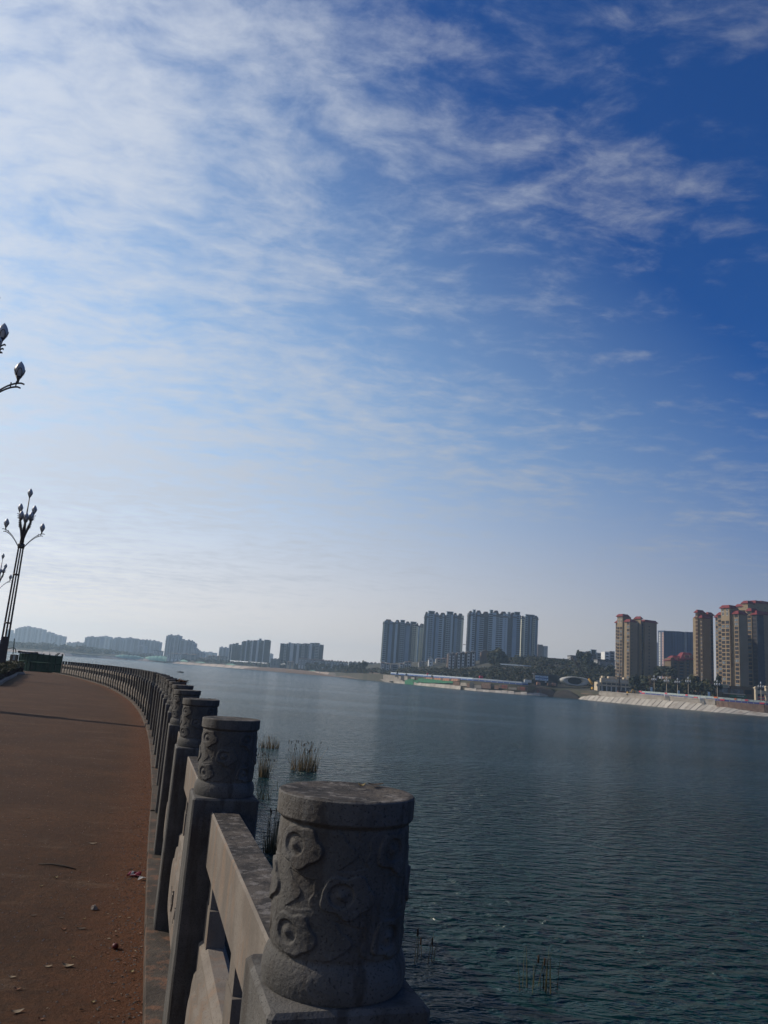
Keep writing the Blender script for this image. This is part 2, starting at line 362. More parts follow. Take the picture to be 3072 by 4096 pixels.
# ------------------------------------------------------------------ stone parapet
def swirl(du, dv, flip):
    du = du * flip
    h = 0.
    ph = math.atan2(dv / .043, du / .078); r = math.hypot(du / .078, dv / .043)
    lim = 1 + .07 * math.cos(5 * ph + .6) + .02 * math.cos(9 * ph)
    h += .0046 * (1 - sm(lim - .03, lim + .02, r)) * (.6 + .4 * sm(.2, 1.0, r))
    h = max(h, .0028 * (1 - sm(1.26 + .08 * math.cos(5 * ph + .6), 1.34 + .08 * math.cos(5 * ph + .6), r)))
    du2 = du + .016; ph2 = math.atan2(dv / .031, du2 / .042); r2 = math.hypot(du2 / .042, dv / .031)
    lim2 = 1 + .09 * math.cos(5 * ph2 + 1.0) + .04 * math.sin(7 * ph2)
    h += .0048 * (1 - sm(lim2 - .03, lim2 + .03, r2))
    du3 = du + .026; r3 = math.hypot(du3 / .021, (dv - .002) / .019)
    h += -.0040 * (1 - sm(.84, 1.02, r3)) + .0056 * math.exp(-(r3 / .38) ** 2)
    return h
def drum_mesh(nth, rows):
    zs = []; prof = []
    def rad(z):
        t = z
        if t < .046: return .1175 + .0050 * math.sin(math.pi * t / .046) ** .7
        if t < .060: return .1175 - .0080 * sm(.046, .060, t)
        if t < .256: return .1095 + .0020 * math.sin(math.pi * (t - .060) / .196)
        if t < .266: return .1095 + .0105 * sm(.256, .266, t)
        return .1205
    H = .30; b = MB(); base = []
    zl = [H * i / rows for i in range(rows + 1)]
    for z in zl:
        r0 = rad(z)
        for k in range(nth):
            th = 2 * math.pi * k / nth; h = 0.
            if .05 < z < .27:
                for row, zc in enumerate((.092, .158, .224)):
                    for q in range(4):
                        tc_ = q * math.pi / 2 + (0 if row == 1 else math.pi / 4)
                        d = (th - tc_ + math.pi) % (2 * math.pi) - math.pi
                        if abs(d) < 1.05 and abs(z - zc) < .058: h = max(h, swirl(d * r0, z - zc, 1))
                h *= sm(.052, .066, z) * (1 - sm(.250, .266, z))
            nz = mnoise.noise(Vector((math.cos(th) * 2.2, math.sin(th) * 2.2, z * 18))) * .0005 + mnoise.noise(Vector((math.cos(th) * 14, math.sin(th) * 14, z * 110))) * .0006
            r = r0 + h + nz; b.v.append((r * math.cos(th), r * math.sin(th), z))
    for i in range(rows):
        for k in range(nth):
            b.f.append([i * nth + k, i * nth + (k + 1) % nth, (i + 1) * nth + (k + 1) % nth, (i + 1) * nth + k]); b.m.append(0); b.smooth.append(True)
    # worn bevel, then the dirty dished top
    prev = len(b.v)
    b.v += [b.v[rows * nth + k] for k in range(nth)]
    for rr, zz, mi in ((.1185, .3022, 0), (.110, .3030, 1), (.100, .3020, 1), (.085, .3000, 1), (.06, .3004, 1), (.03, .2996, 1), (.008, .3000, 1)):
        n0 = len(b.v)
        for k in range(nth):
            th = 2 * math.pi * k / nth; q = mnoise.noise(Vector((rr * math.cos(th) * 40, rr * math.sin(th) * 40, 3))) * .0022 * (1 if mi else .3)
            b.v.append((rr * math.cos(th), rr * math.sin(th), zz + q))
        for k in range(nth): b.f.append([prev + k, prev + (k + 1) % nth, n0 + (k + 1) % nth, n0 + k]); b.m.append(mi); b.smooth.append(True)
        prev = n0
    b.f.append([prev + k for k in range(nth)]); b.m.append(1); b.smooth.append(True)
    return b.mesh('drum', ['stone', 'stone_top'])
DRUM_HI, DRUM_LO = drum_mesh(560, 240), drum_mesh(120, 60)
b = MB(); b.box((-.131, -.131, 0), (.131, .131, 1.075), 0, .007)
SHAFT = b.mesh('shaft', ['stone'])

# a bay: rail, panel and the small blocks, built along +x for unit lengths
par = thing('stone_parapet', (0, 0, 0), 'long curved grey stone parapet of carved round topped posts between path and lake', 'parapet')
ALL = pre[1:] + POST             # two more posts stand behind the camera
def stadium(L_, h, n=10):
    r = h / 2; pts = []
    for i in range(n + 1): a = -math.pi / 2 + math.pi * i / n; pts.append((L_ / 2 - r + r * math.cos(a), r * math.sin(a)))
    for i in range(n + 1): a = math.pi / 2 + math.pi * i / n; pts.append((-L_ / 2 + r + r * math.cos(a), r * math.sin(a)))
    return pts
def panel_mesh(Lb):
    b = MB(); b.box((-Lb / 2, -.048, .12), (Lb / 2, .048, .575), 0, .022)
    def plate(L_, h, y0, y1):
        poly = stadium(L_, h); n = len(poly); zc = .335
        vs = [(x, y0, z + zc) for x, z in poly] + [(x * .985, y1, z * .965 + zc) for x, z in poly]
        b.add(vs, [tuple(range(n, 2 * n))] + [(i, (i + 1) % n, n + (i + 1) % n, n + i) for i in range(n)], 0)
    for sgn in (1, -1):
        plate(Lb * .93, .40, sgn * .046, sgn * .066); plate(Lb * .82, .29, sgn * .064, sgn * .080)
        for k in (-1, 1):        # a curling leaf carved on each half of the medallion
            pts = [(k * (.10 + .055 * t) * Lb / 1.7 + .045 * math.cos(t * 1.6) * k, sgn * .081, .335 + .075 * math.sin(t * 1.6) * math.exp(-t * .12)) for t in [q * .35 for q in range(14)]]
            b.tube(pts, [.012 - .0006 * q for q in range(14)], 0, 6)
    return b.mesh('panel', ['stone_side'])
bays = {}
def bay(i, A, B):
    a, c = Vector(A), Vector(B); d = c - a; Ln = d.length - .250; key = round(Ln, 2)
    ang = math.atan2(d.y, d.x); mid = (a + c) / 2; z0 = path_z(A[1]) + .085; z1 = path_z(B[1]) + .085
    if key not in bays:
        r = MB(); r.box((-Ln / 2, -.055, .832), (Ln / 2, .055, 1.026), 0, .006)
        r.m = [1 if (abs(sum(r.v[q][2] for q in f) / len(f) - 1.026) < .004 and len(f) == 8) else 0 for f in r.f]
        k = MB()
        k.box((-.075, -.033, 0), (.075, .033, .13)); k.box((-.055, -.030, .13), (.055, .030, .262))
        f = MB(); f.box((-.10, -.034, -.02), (.10, .034, .124))
        bays[key] = (r.mesh('handrail', ['stone_side', 'stone_top']), panel_mesh(Ln), k.mesh('block', ['stone_side']), f.mesh('foot', ['stone_side']))
    r, p, k, f = bays[key]; tilt = math.atan2(z1 - z0, d.length)
    rot = Matrix.Rotation(ang, 4, 'Z') @ Matrix.Rotation(-tilt, 4, 'Y'); eu = rot.to_euler(); zc = (z0 + z1) / 2
    inst('handrail', r, par, (mid.x, mid.y, zc), rot=eu); po = inst('panel', p, par, (mid.x, mid.y, zc), rot=eu)
    for sx in (-1, 1):
        inst('block', k, po, (sx * (Ln / 2 - .078), 0, .57)); inst('foot', f, po, (sx * (Ln / 2 - .11), 0, 0))
    inst('block', k, po, (0, 0, .57))
for i, (x, y) in enumerate(ALL):
    q = ALL[min(i + 1, len(ALL) - 1)]; p_ = ALL[max(i - 1, 0)]
    ang = math.atan2(q[1] - p_[1], q[0] - p_[0]) - math.pi / 2
    jz = rnd(-.004, .004) if i > 5 else 0
    o = inst('post', SHAFT, par, (x, y, path_z(y) + .085 + jz), rot=(rnd(-.008, .008) * (i > 4), rnd(-.008, .008) * (i > 4), ang + rnd(-.02, .02)))
    inst('drum', DRUM_HI if i < 9 else DRUM_LO, o, (0, 0, 1.075), R(-45) * (0 if i < 9 else random.choice((0, 1))))
    if i < len(ALL) - 1: bay(i, (x, y), q)


# ------------------------------------------------------------------ far bank: terrain
SH = [(-700, 2560), (-300, 2582), (0, 2604), (255, 2623), (390, 2632), (520, 2641), (660, 2651), (800, 2662), (950, 2674), (1100, 2686), (1220, 2696), (1341, 2706), (1440, 2718), (1540, 2728), (1640, 2738), (1760, 2750), (1890, 2763), (2000, 2772), (2100, 2780), (2203, 2787), (2305, 2795.5), (2361, 2801.6), (2470, 2812.3), (2600, 2824.7), (2693, 2833.4), (2776, 2841), (2879, 2850.2), (2965, 2857.4), (3072, 2866.2), (3300, 2884), (3700, 2915)]
def shore(px):
    return on(px, lerp([p[0] for p in SH], [p[1] for p in SH], px), 0)
OT = [9.2, 30, 60, 100, 160, 220, 280, 420, 700, 2300]      # metres inland
HT = {-700: [0, 1, 3, 5, 6, 7, 8, 9, 10, 12], 900: [0, 1, 3, 5, 6, 7, 8, 9, 10, 12], 1300: [0, .5, 1, 2, 4, 6, 8, 9, 11, 12], 1520: [0, .5, 1, 2.5, 6, 12, 16, 20, 20, 20],
      1700: [0, .5, 1.5, 4, 10, 17, 22, 25, 25, 25], 1850: [0, 1, 3, 6, 10, 14, 20, 26, 28, 28], 1960: [0, 1.5, 5, 9, 14, 20, 27, 31, 31, 31], 2100: [0, 2, 6, 12, 20, 26, 30, 32, 32, 32], 2300: [0, 1, 4, 12, 20, 26, 30, 32, 32, 32], 2400: [0, .3, 1.5, 5, 11, 19, 27, 31, 31, 30],
      2470: [0, .2, .6, 2, 5, 9, 13, 16, 16, 16], 2640: [0, .1, .4, 1, 2, 4, 8, 10, 12, 14], 3700: [0, .1, .4, 1, 2, 4, 6, 8, 10, 12]}
HK = sorted(HT)
def top_z(px): return lerp([0, 1300, 1540, 1900, 2300, 2600, 3100], [6.0, 6.0, 9.0, 8.0, 7.0, 7.2, 6.2], px)
def terr(px, o):
    if o < (8.5 if px > 1400 else 13.5): return -1.2
    return top_z(px) - .25 + lerp(HK, [lerp(OT, HT[k], o) for k in HK], px)
def inland(px, o):               # a point of the far bank, o metres inland
    p = shore(px); d = Vector((p.x, p.y, 0)).normalized(); q = p + d * o
    return Vector((q.x, q.y, terr(px, o)))
OFF = [-3, 0, 8.41, 9.2, 14, 28, 45, 65, 90, 120, 160, 200, 240, 280, 350, 420, 700, 1200, 2200]
b = MB(); PX = list(range(-700, 3701, 55))
for px in PX:
    for o in OFF:
        if px <= 1400 and 8 < o < 14.1: o = {8.41: 13.4, 9.2: 14.2, 14: 18}[o]
        p = inland(px, max(o, 0)); b.v.append((p.x, p.y, (p.z + (mnoise.noise(Vector((px * .011, o * .02, 5))) * 1.5 if o > 20 else 0)) if o > 0 else (-1.5 if o == 0 else -2)))
for i in range(len(PX) - 1):
    for j in range(len(OFF) - 1):
        q = i * len(OFF) + j; b.f.append([q, q + len(OFF), q + len(OFF) + 1, q + 1]); b.m.append(0); b.smooth.append(True)
b.build('far_bank_terrain', 'far_ground', kind='structure', label='far bank rising to a wooded hill', cat='terrain')

# concrete slopes at the water, slab by slab
def revetment(name, px0, px1, wid, zt, m, label, run=9., every=1.):
    root = thing(name, shore(px0), label, 'revetment'); root['kind'] = 'structure'
    bed = MB(); px = px0; pts = []
    while px < px1: pts.append(px); p = shore(px); px += wid * FPX / p.y
    pts.append(px1)
    for k in range(len(pts) - 1):
        a, c = pts[k], pts[k + 1]; g = (c - a) * .05
        def quad(a_, c_, lift, t0=-.15, t1=1.):
            out = []
            for q, t in ((a_, t0), (c_, t0), (c_, t1), (a_, t1)):
                p = shore(q); tg = (shore(3072) - shore(2340)) if q > 2000 else (shore(q + 200) - shore(q - 200)); d = Vector((-tg.y, tg.x, 0)).normalized(); bd = Vector((p.x, p.y, 0)).normalized(); d = d * max(.35, d.dot(bd)); z = zt(q)
                out.append(p + d * (run * t) + Vector((0, 0, z * t + lift)))
            return out
        jit = rnd(-.12, .12); bb = quad(a, c, -.1); bed.hexa([v - Vector((0, 0, 1)) for v in bb], bb)
        s = MB(); tt = quad(a + g, c - g, .18 + jit, t0=-.05 + rnd(-.03, .03)); lo = [v - Vector((0, 0, .5)) for v in tt]; s.hexa(lo, tt)
        s.build('slab', m, root)
    bed.build('slope_bed', 'slab_bed', root)
    return root
revetment('shore_revetment', 2312, 3300, 3.6, lambda q: lerp([2312, 2350, 2600, 2776, 2870, 2960, 3100], [3.0, 4.9, 5.2, 4.3, 3.1, 2.0, 1.5], q), 'slab', 'pale concrete slab slope at the waterline before the cream towers')
revetment('shore_revetment', -250, 1350, 17, lambda q: 5.6, 'slab_left', 'long pinkish concrete slab slope along the far left shore', run=14.5)

# upper retaining wall on the right, brick stretch further right
def wallrun(name, px0, px1, o, z0, z1, m, label, thick=1.0, seg=10, cat='wall', part='wall_panel', gap=.06):
    root = thing(name, shore(px0), label, cat); pts = [px0 + (px1 - px0) * i / seg for i in range(seg + 1)]
    for i in range(seg):
        a = inland(pts[i], o); c = inland(pts[i + 1], o); d = (c - a); a = a + d * (gap / 2 / max(d.length, .1)); c = c - d * (gap / 2 / max(d.length, .1))
        n = Vector((a.x, a.y, 0)).normalized() * (thick); s = MB()
        f0 = z0(pts[i]) if callable(z0) else z0; f1 = z0(pts[i + 1]) if callable(z0) else z0
        g0 = z1(pts[i]) if callable(z1) else z1; g1 = z1(pts[i + 1]) if callable(z1) else z1
        off = Vector((a.x, a.y, 0)).normalized() * rnd(-.06, .06); a, c = a + off, c + off
        def P(v, z): return (v.x, v.y, z)
        s.hexa([P(a, f0), P(c, f1), P(c + n, f1), P(a + n, f0)], [P(a, g0), P(c, g1), P(c + n, g1), P(a + n, g0)])
        s.build(part, m, root)
    return root
wallrun('retaining_wall', 2395, 2862, 8.2, 1.5, 6.6, 'concrete_pale', 'pale concrete retaining wall above the slab slope', seg=14)
wallrun('coping_wall', 2397, 2862, 7.9, 6.62, 7.5, 'concrete_pale', 'low pale coping course along the top of the retaining wall', seg=10)
wallrun('retaining_wall', 2866, 3250, 6.5, .4, lambda q: top_z(q) + .1, 'brick_brown', 'brown brick wall under the blue barrier at the far right', seg=8, thick=3)
# barrier along the promenade
def barrier(px0, px1, o, step, zlift, label, m1, m2):
    root = thing('site_barrier', shore(px0), label, 'barrier'); px = px0; k = 0
    while px < px1:
        p = shore(px); nx = px + step * FPX / p.y; a, c = inland(px, o), inland(min(nx, px1 + 5), o)
        za = top_z(px) + zlift; s = MB(); n = Vector((a.x, a.y, 0)).normalized() * .12; d = (c - a) * .02
        def P(v, z): return (v.x, v.y, z)
        a2, c2 = a + d, c - d
        s.hexa([P(a2, za + .9), P(c2, za + .9), P(c2 + n, za + .9), P(a2 + n, za + .9)], [P(a2, za + 2.1), P(c2, za + 2.1), P(c2 + n, za + 2.1), P(a2 + n, za + 2.1)], 0)
        s.hexa([P(a2, za - .3), P(c2, za - .3), P(c2 + n, za - .3), P(a2 + n, za - .3)], [P(a2, za + .88), P(c2, za + .88), P(c2 + n, za + .88), P(a2 + n, za + .88)], 1)
        s.hexa([P(a - n * .4, za - .3), P(a - n * .4 + d * 3, za - .3), P(a + d * 3, za - .3), P(a, za - .3)], [P(a - n * .4, za + 2.35), P(a - n * .4 + d * 3, za + 2.35), P(a + d * 3, za + 2.35), P(a, za + 2.35)], 0)
        s.build('barrier_panel', [m1, m2], root); px = nx; k += 1
    return root
barrier(2560, 3180, 10.5, 3.6, .2, 'grey green and dark blue site barrier along the right promenade', 'barrier_grey', 'barrier_blue')
barrier(1560, 2110, 11., 5.2, .6, 'white topped blue site fence above the excavation', 'fence_white', 'fence_blue')
for (px, ww, hi, m, lab) in [(2556, 10, 1.3, 'banner_red', 'at its left end'), (2566, 12, .4, 'banner_red', 'low at its left end'), (2659, 9, 1.3, 'banner_red', 'upper, above the white drain pipes'), (2664, 11, .3, 'banner_red', 'lower, above the white drain pipes'), (2742, 9, 1.3, 'banner_red', 'upper, below the tallest lamp'), (2776, 14, .3, 'banner_red', 'lower, right of the tallest lamp'), (2856, 15, 1.4, 'banner_orange', 'below the dark conifer'), (2880, 19, .3, 'banner_red', 'where brick wall begins'), (2938, 9, 1.4, 'banner_orange', 'before the green shop'), (2980, 14, 1.3, 'banner_red', 'left of the gate'), (3040, 19, .3, 'banner_red', 'below the gate')]:
    p = inland(px, 10.25); q = inland(px + ww, 10.25); z = top_z(px) + hi + .2
    s = MB(); n = Vector((p.x, p.y, 0)).normalized() * .06; e = Vector((0, 0, 1))
    p, q = Vector((p.x, p.y, z)), Vector((q.x, q.y, z)); md = (p + q) / 2 - e * .06
    s.hexa([p, md, md + n, p + n], [p + e * .75, md + e * .78, md + n + e * .78, p + n + e * .75]); s.hexa([md, q, q + n, md + n], [md + e * .78, q + e * .75, q + n + e * .75, md + n + e * .78])
    s.build('banner', m, label=('orange' if 'orange' in m else 'red') + ' cloth banner hung on the blue barrier, ' + lab, cat='banner', group='banners on the site barrier')

# ------------------------------------------------------------------ buildings
def bbox_px(x0, x1, py, Y):
    return at(x0, py, Y).x, at(x1, py, Y).x
BAL = {}
def balcony(wd, fh, cols):
    k = (round(wd, 1), round(fh, 2), cols)
    if k not in BAL:
        b = MB(); h = wd / 2
        b.box((-h, -.55, 0), (h, .3, .42), 0); b.box((-h, -.56, .42), (h, -.44, 1.05), 0)
        b.box((-h, -.3, .42), (-h + .3, .3, fh - .02), 0); b.box((h - .3, -.3, .42), (h, .3, fh - .02), 0)
        if cols > 1: b.box((-.18, -.3, 1.06), (.18, .3, fh - .02), 0)
        b.add([(-h + .3, -.02, 1.05), (h - .3, -.02, 1.05), (h - .3, -.02, fh), (-h + .3, -.02, fh)], [(0, 1, 2, 3)], 1)
        BAL[k] = {}
    return k
def balcony_mesh(wd, fh, cols, wall):
    k = balcony(wd, fh, cols); d = BAL[k]
    if wall not in d:
        b = MB(); h = wd / 2; s = min(.3, wd * .1)
        b.box((-h, -.55, 0), (h, .3, .40), 0); b.box((-h, -.56, .41), (h, -.44, 1.0), 0)
        b.box((-h, -.3, .41), (-h + s, .3, fh - .02), 0); b.box((h - s, -.3, .41), (h, .3, fh - .02), 0)
        if cols > 1: b.box((-.2, -.3, 1.0), (.2, .3, fh - .02), 0)
        b.add([(-h + s, .1, .6), (h - s, .1, .6), (h - s, .1, fh), (-h + s, .1, fh)], [(0, 1, 2, 3)], 1)
        d[wall] = b.mesh('balcony', [wall, 'glass'])
    return d[wall]
def hip(s, x0, x1, y0, y1, z, h, over=.8, m=0):
    i = min((x1 - x0), (y1 - y0)) * .3
    s.hexa([(x0 - over, y0 - over, z), (x1 + over, y0 - over, z), (x1 + over, y1 + over, z), (x0 - over, y1 + over, z)], [(x0 + i, y0 + i, z + h), (x1 - i, y0 + i, z + h), (x1 - i, y1 - i, z + h), (x0 + i, y1 - i, z + h)], m)
def slab_tower(name, label, segs, Y, base, fh, roofs=(), depth=16., cat='apartment tower', group=None, roofm='e_roof', wallm='e_wall'):
    """segs: (px0, px1, top_py, kind, material, cols); faces -Y"""
    x0 = at(segs[0][0], segs[0][2], Y).x; x1 = at(segs[-1][1], segs[-1][2], Y).x
    root = thing(name, ((x0 + x1) / 2, Y, base), label, cat, group)
    for j, (a, c, py, kind, m, cols) in enumerate(segs):
        xa, xc = at(a, py, Y).x, at(c, py, Y).x; zt = at((a + c) / 2, py, Y).z
        pr = {'pier': -1.2, 'bal': -.35, 'dark': .8, 'wall': -.6, 'tiny': -1.0}[kind] + j * .013
        s = MB(); s.box((xa + .004, Y + pr, base), (xc - .004, Y + depth + j * .011, zt)); s.build('wall', m, root)
        nf = int((zt - base - 1.2) / fh); zf = zt - 1.0 - nf * fh
        if kind == 'bal':
            me = balcony_mesh(xc - xa, fh, cols, wallm if m in ('e_dark', 'g_dark', 'glass') else m)
            for k in range(nf): inst('balcony', me, root, ((xa + xc) / 2 - root.location.x, pr - .31, zf + k * fh - base))
        elif kind in ('dark', 'tiny'):
            key = ('win', round(xc - xa, 1), kind)
            if key not in BAL:
                b = MB(); ww = (xc - xa) * (.30 if kind == 'dark' else .09)
                b.box((-ww - .12, -.06, 0), (ww + .12, .05, .16), 1); b.box((-ww, -.05, .16), (ww, .05, 1.6 if kind == 'dark' else 1.1), 0)
                BAL[key] = b.mesh('window', ['glass', 'e_blue'])
            for k in range(nf): inst('window', BAL[key], root, ((xa + xc) / 2 - root.location.x, pr - .03, zf + k * fh + .9 - base))
    for (a, c, py, h, kind) in roofs:
        xa, xc = at(a, py, Y).x, at(c, py, Y).x; z = at((a + c) / 2, py, Y).z; s = MB()
        if kind == 'hip': hip(s, xa, xc, Y - 1.2, Y + depth, z - h, h, .7); s.build('roof', roofm, root)
        else:
            s.box((xa, Y - .4, z - h - .4), (xa + .9, Y + 7, z - .5)); s.box((xc - .9, Y - .4, z - h - .4), (xc, Y + 7, z - .5)); s.box((xa - .4, Y - .8, z - .49), (xc + .4, Y + 7.4, z)); s.box((xa + .91, Y + .6, z - h - .4), (xc - .91, Y + 6.9, z - .6), 1)
            s.build('rooftop_frame', [wallm, 'e_dark'], root)
    return root
def S(ox, sc, oy, rows):         # crop coordinates -> photograph coordinates
    return [(ox + a / sc, ox + c / sc, oy + t / sc, k, m, n) for a, c, t, k, m, n in rows]
def RF(ox, sc, oy, rows): return [(ox + a / sc, ox + c / sc, oy + t / sc, h, k) for a, c, t, h, k in rows]
q = 4.1475
slab_tower('apartment_tower', 'white apartment tower furthest left of the pale group, lower stepped roofline', S(1500, q, 2420, [(135, 160, 275, 'pier', 'e_cream_sunlit', 1), (160, 212, 262, 'bal', 'e_wall', 1), (212, 246, 275, 'dark', 'e_dark', 1), (246, 300, 272, 'pier', 'e_blue', 1), (300, 345, 285, 'dark', 'e_dark', 1), (345, 384, 272, 'pier', 'e_wall', 1), (384, 430, 285, 'dark', 'e_dark', 1), (430, 500, 290, 'bal', 'e_wall', 2), (500, 528, 300, 'dark', 'e_blue', 1), (528, 588, 300, 'wall', 'e_blue', 1), (588, 626, 312, 'dark', 'e_dark', 1), (626, 690, 318, 'bal', 'e_cream_sunlit', 2), (690, 720, 325, 'pier', 'e_cream_sunlit', 1)]), 1200, 27, 3.0,
    RF(1500, q, 2420, [(140, 310, 236, 7, 'hip'), (330, 420, 246, 6, 'hip'), (426, 498, 248, 6, 'frame'), (500, 590, 272, 6, 'hip'), (592, 690, 276, 7, 'frame'), (690, 722, 300, 5, 'hip')]), group='pale apartment towers across the lake')
slab_tower('apartment_tower', 'narrow pale cream tower end wall between two white apartment towers', S(1500, q, 2420, [(722, 745, 345, 'pier', 'e_blue', 1), (745, 822, 345, 'tiny', 'e_cream_sunlit', 1)]), 1240, 27, 3.0, RF(1500, q, 2420, [(735, 828, 308, 6, 'hip')]), group='pale apartment towers across the lake')
slab_tower('apartment_tower', 'white apartment tower with two rooftop frames, second of the pale group', S(1500, q, 2420, [(830, 868, 160, 'dark', 'e_dark', 1), (868, 890, 150, 'pier', 'e_wall', 1), (890, 965, 150, 'bal', 'e_wall', 2), (965, 990, 150, 'pier', 'e_blue', 1), (990, 1020, 165, 'dark', 'e_dark', 1), (1020, 1066, 150, 'pier', 'e_blue', 1), (1066, 1126, 172, 'bal', 'e_dark', 1), (1126, 1150, 160, 'pier', 'e_wall', 1), (1150, 1190, 170, 'dark', 'e_dark', 1), (1190, 1272, 160, 'bal', 'e_wall', 2), (1272, 1300, 162, 'pier', 'e_wall', 1), (1300, 1330, 175, 'dark', 'e_dark', 1), (1330, 1368, 165, 'pier', 'e_blue', 1), (1368, 1440, 180, 'bal', 'e_dark', 1), (1440, 1476, 176, 'pier', 'e_cream_sunlit', 1)]), 1180, 27, 3.0,
    RF(1500, q, 2420, [(832, 890, 112, 9, 'hip'), (890, 995, 98, 9, 'frame'), (996, 1066, 118, 7, 'hip'), (1070, 1190, 126, 8, 'hip'), (1194, 1302, 108, 10, 'frame'), (1304, 1370, 130, 8, 'hip'), (1372, 1474, 140, 9, 'hip')]), group='pale apartment towers across the lake')
slab_tower('apartment_tower', 'widest white apartment tower of the pale group, many balcony stacks', S(1840, q, 2420, [(145, 186, 130, 'dark', 'e_dark', 1), (186, 210, 130, 'pier', 'e_wall', 1), (210, 256, 130, 'bal', 'e_wall', 1), (256, 290, 140, 'dark', 'e_dark', 1), (290, 326, 128, 'pier', 'e_blue', 1), (326, 402, 145, 'bal', 'e_dark', 1), (402, 480, 150, 'dark', 'e_dark', 1), (480, 550, 135, 'bal', 'e_wall', 1), (550, 602, 130, 'pier', 'e_wall', 1), (602, 716, 145, 'bal', 'e_dark', 2), (716, 796, 145, 'tiny', 'e_wall', 1), (796, 880, 160, 'dark', 'e_dark', 1), (880, 940, 160, 'pier', 'e_blue', 1), (940, 1012, 170, 'bal', 'e_blue', 1)]), 1150, 29, 3.0,
    RF(1840, q, 2420, [(148, 216, 98, 7, 'hip'), (218, 262, 76, 10, 'frame'), (264, 370, 88, 9, 'hip'), (375, 498, 108, 8, 'hip'), (500, 550, 80, 12, 'frame'), (552, 662, 90, 9, 'hip'), (666, 796, 106, 9, 'hip'), (798, 836, 116, 8, 'frame'), (838, 940, 124, 8, 'hip'), (906, 998, 114, 12, 'frame')]), group='pale apartment towers across the lake')
slab_tower('apartment_tower', 'slim white apartment tower furthest right of the pale group, sunlight painted into its cream left bays', S(1840, q, 2420, [(1020, 1066, 200, 'bal', 'e_cream_sunlit', 1), (1066, 1086, 190, 'pier', 'e_cream_sunlit', 1), (1086, 1126, 190, 'bal', 'e_wall', 1), (1126, 1168, 205, 'dark', 'e_dark', 1), (1168, 1186, 200, 'pier', 'e_blue', 1), (1186, 1212, 205, 'dark', 'e_dark', 1), (1212, 1252, 205, 'bal', 'e_cream_sunlit', 1), (1252, 1300, 195, 'dark', 'e_blue', 1)]), 1190, 29, 3.0,
    RF(1840, q, 2420, [(1020, 1070, 178, 5, 'hip'), (1088, 1240, 158, 9, 'frame'), (1212, 1302, 176, 6, 'hip')]), group='pale apartment towers across the lake')
slab_tower('apartment_tower', 'small brown grey block peeping out right of the white towers', S(1840, q, 2420, [(1292, 1376, 656, 'wall', 'brown_wall', 1), (1376, 1392, 700, 'dark', 'e_dark', 1), (1392, 1456, 680, 'wall', 'house_grey', 1)]), 1500, 40, 3.0, [])
# dark slender towers, mid distance
def stripes(ox, sc, oy, xs, tops, kinds):
    return S(ox, sc, oy, [(xs[i], xs[i + 1], tops[i] if isinstance(tops, list) else tops, *kinds[i]) for i in range(len(xs) - 1)])
D_, L_, B_ = ('dark', 'g_dark', 1), ('pier', 'g_light', 1), ('bal', 'g_light', 1)  # sunlight on the fins is put into their pale wall colour
slab_tower('apartment_tower', 'dark block of flats with short roof spike, left of the taller dark row', stripes(700, 2.074, 2450, [450, 458, 470, 478, 500, 512, 555], [265, 262, 262, 258, 262, 268], [L_, D_, L_, D_, D_, D_]), 1700, 16, 3.0, RF(700, 2.074, 2450, [(505, 525, 252, 7, 'frame')]), group='dark apartment blocks in the middle distance')
slab_tower('apartment_tower', 'tallest dark row of flats with sunlit fins painted as white stripes, middle distance', stripes(700, 2.074, 2450, [555, 566, 592, 602, 630, 642, 652, 683, 700, 712, 738, 746, 790], [240, 236, 234, 236, 230, 232, 230, 228, 230, 232, 230, 232], [B_, D_, L_, D_, B_, L_, D_, L_, D_, D_, L_, D_]), 1680, 16, 3.0, RF(700, 2.074, 2450, [(600, 620, 228, 5, 'frame'), (700, 716, 216, 8, 'frame'), (742, 786, 226, 4, 'frame')]), group='dark apartment blocks in the middle distance')
slab_tower('apartment_tower', 'wide dark row of flats behind the white terrace houses', stripes(1080, 3.606, 2540, [150, 214, 242, 300, 316, 346, 392, 428, 468, 506, 560, 578, 612, 656, 712, 770], [130, 126, 122, 124, 126, 128, 128, 128, 125, 124, 124, 126, 122, 128, 145], [D_, B_, D_, L_, L_, D_, L_, D_, B_, D_, B_, L_, D_, B_, D_]), 1520, 17, 3.0, RF(1080, 3.606, 2540, [(152, 216, 120, 3, 'frame'), (270, 300, 106, 8, 'frame'), (310, 374, 120, 4, 'frame'), (386, 446, 120, 4, 'frame'), (486, 545, 120, 4, 'frame'), (578, 640, 114, 6, 'frame'), (646, 718, 114, 6, 'frame'), (715, 772, 140, 3, 'frame')]), group='dark apartment blocks in the middle distance')

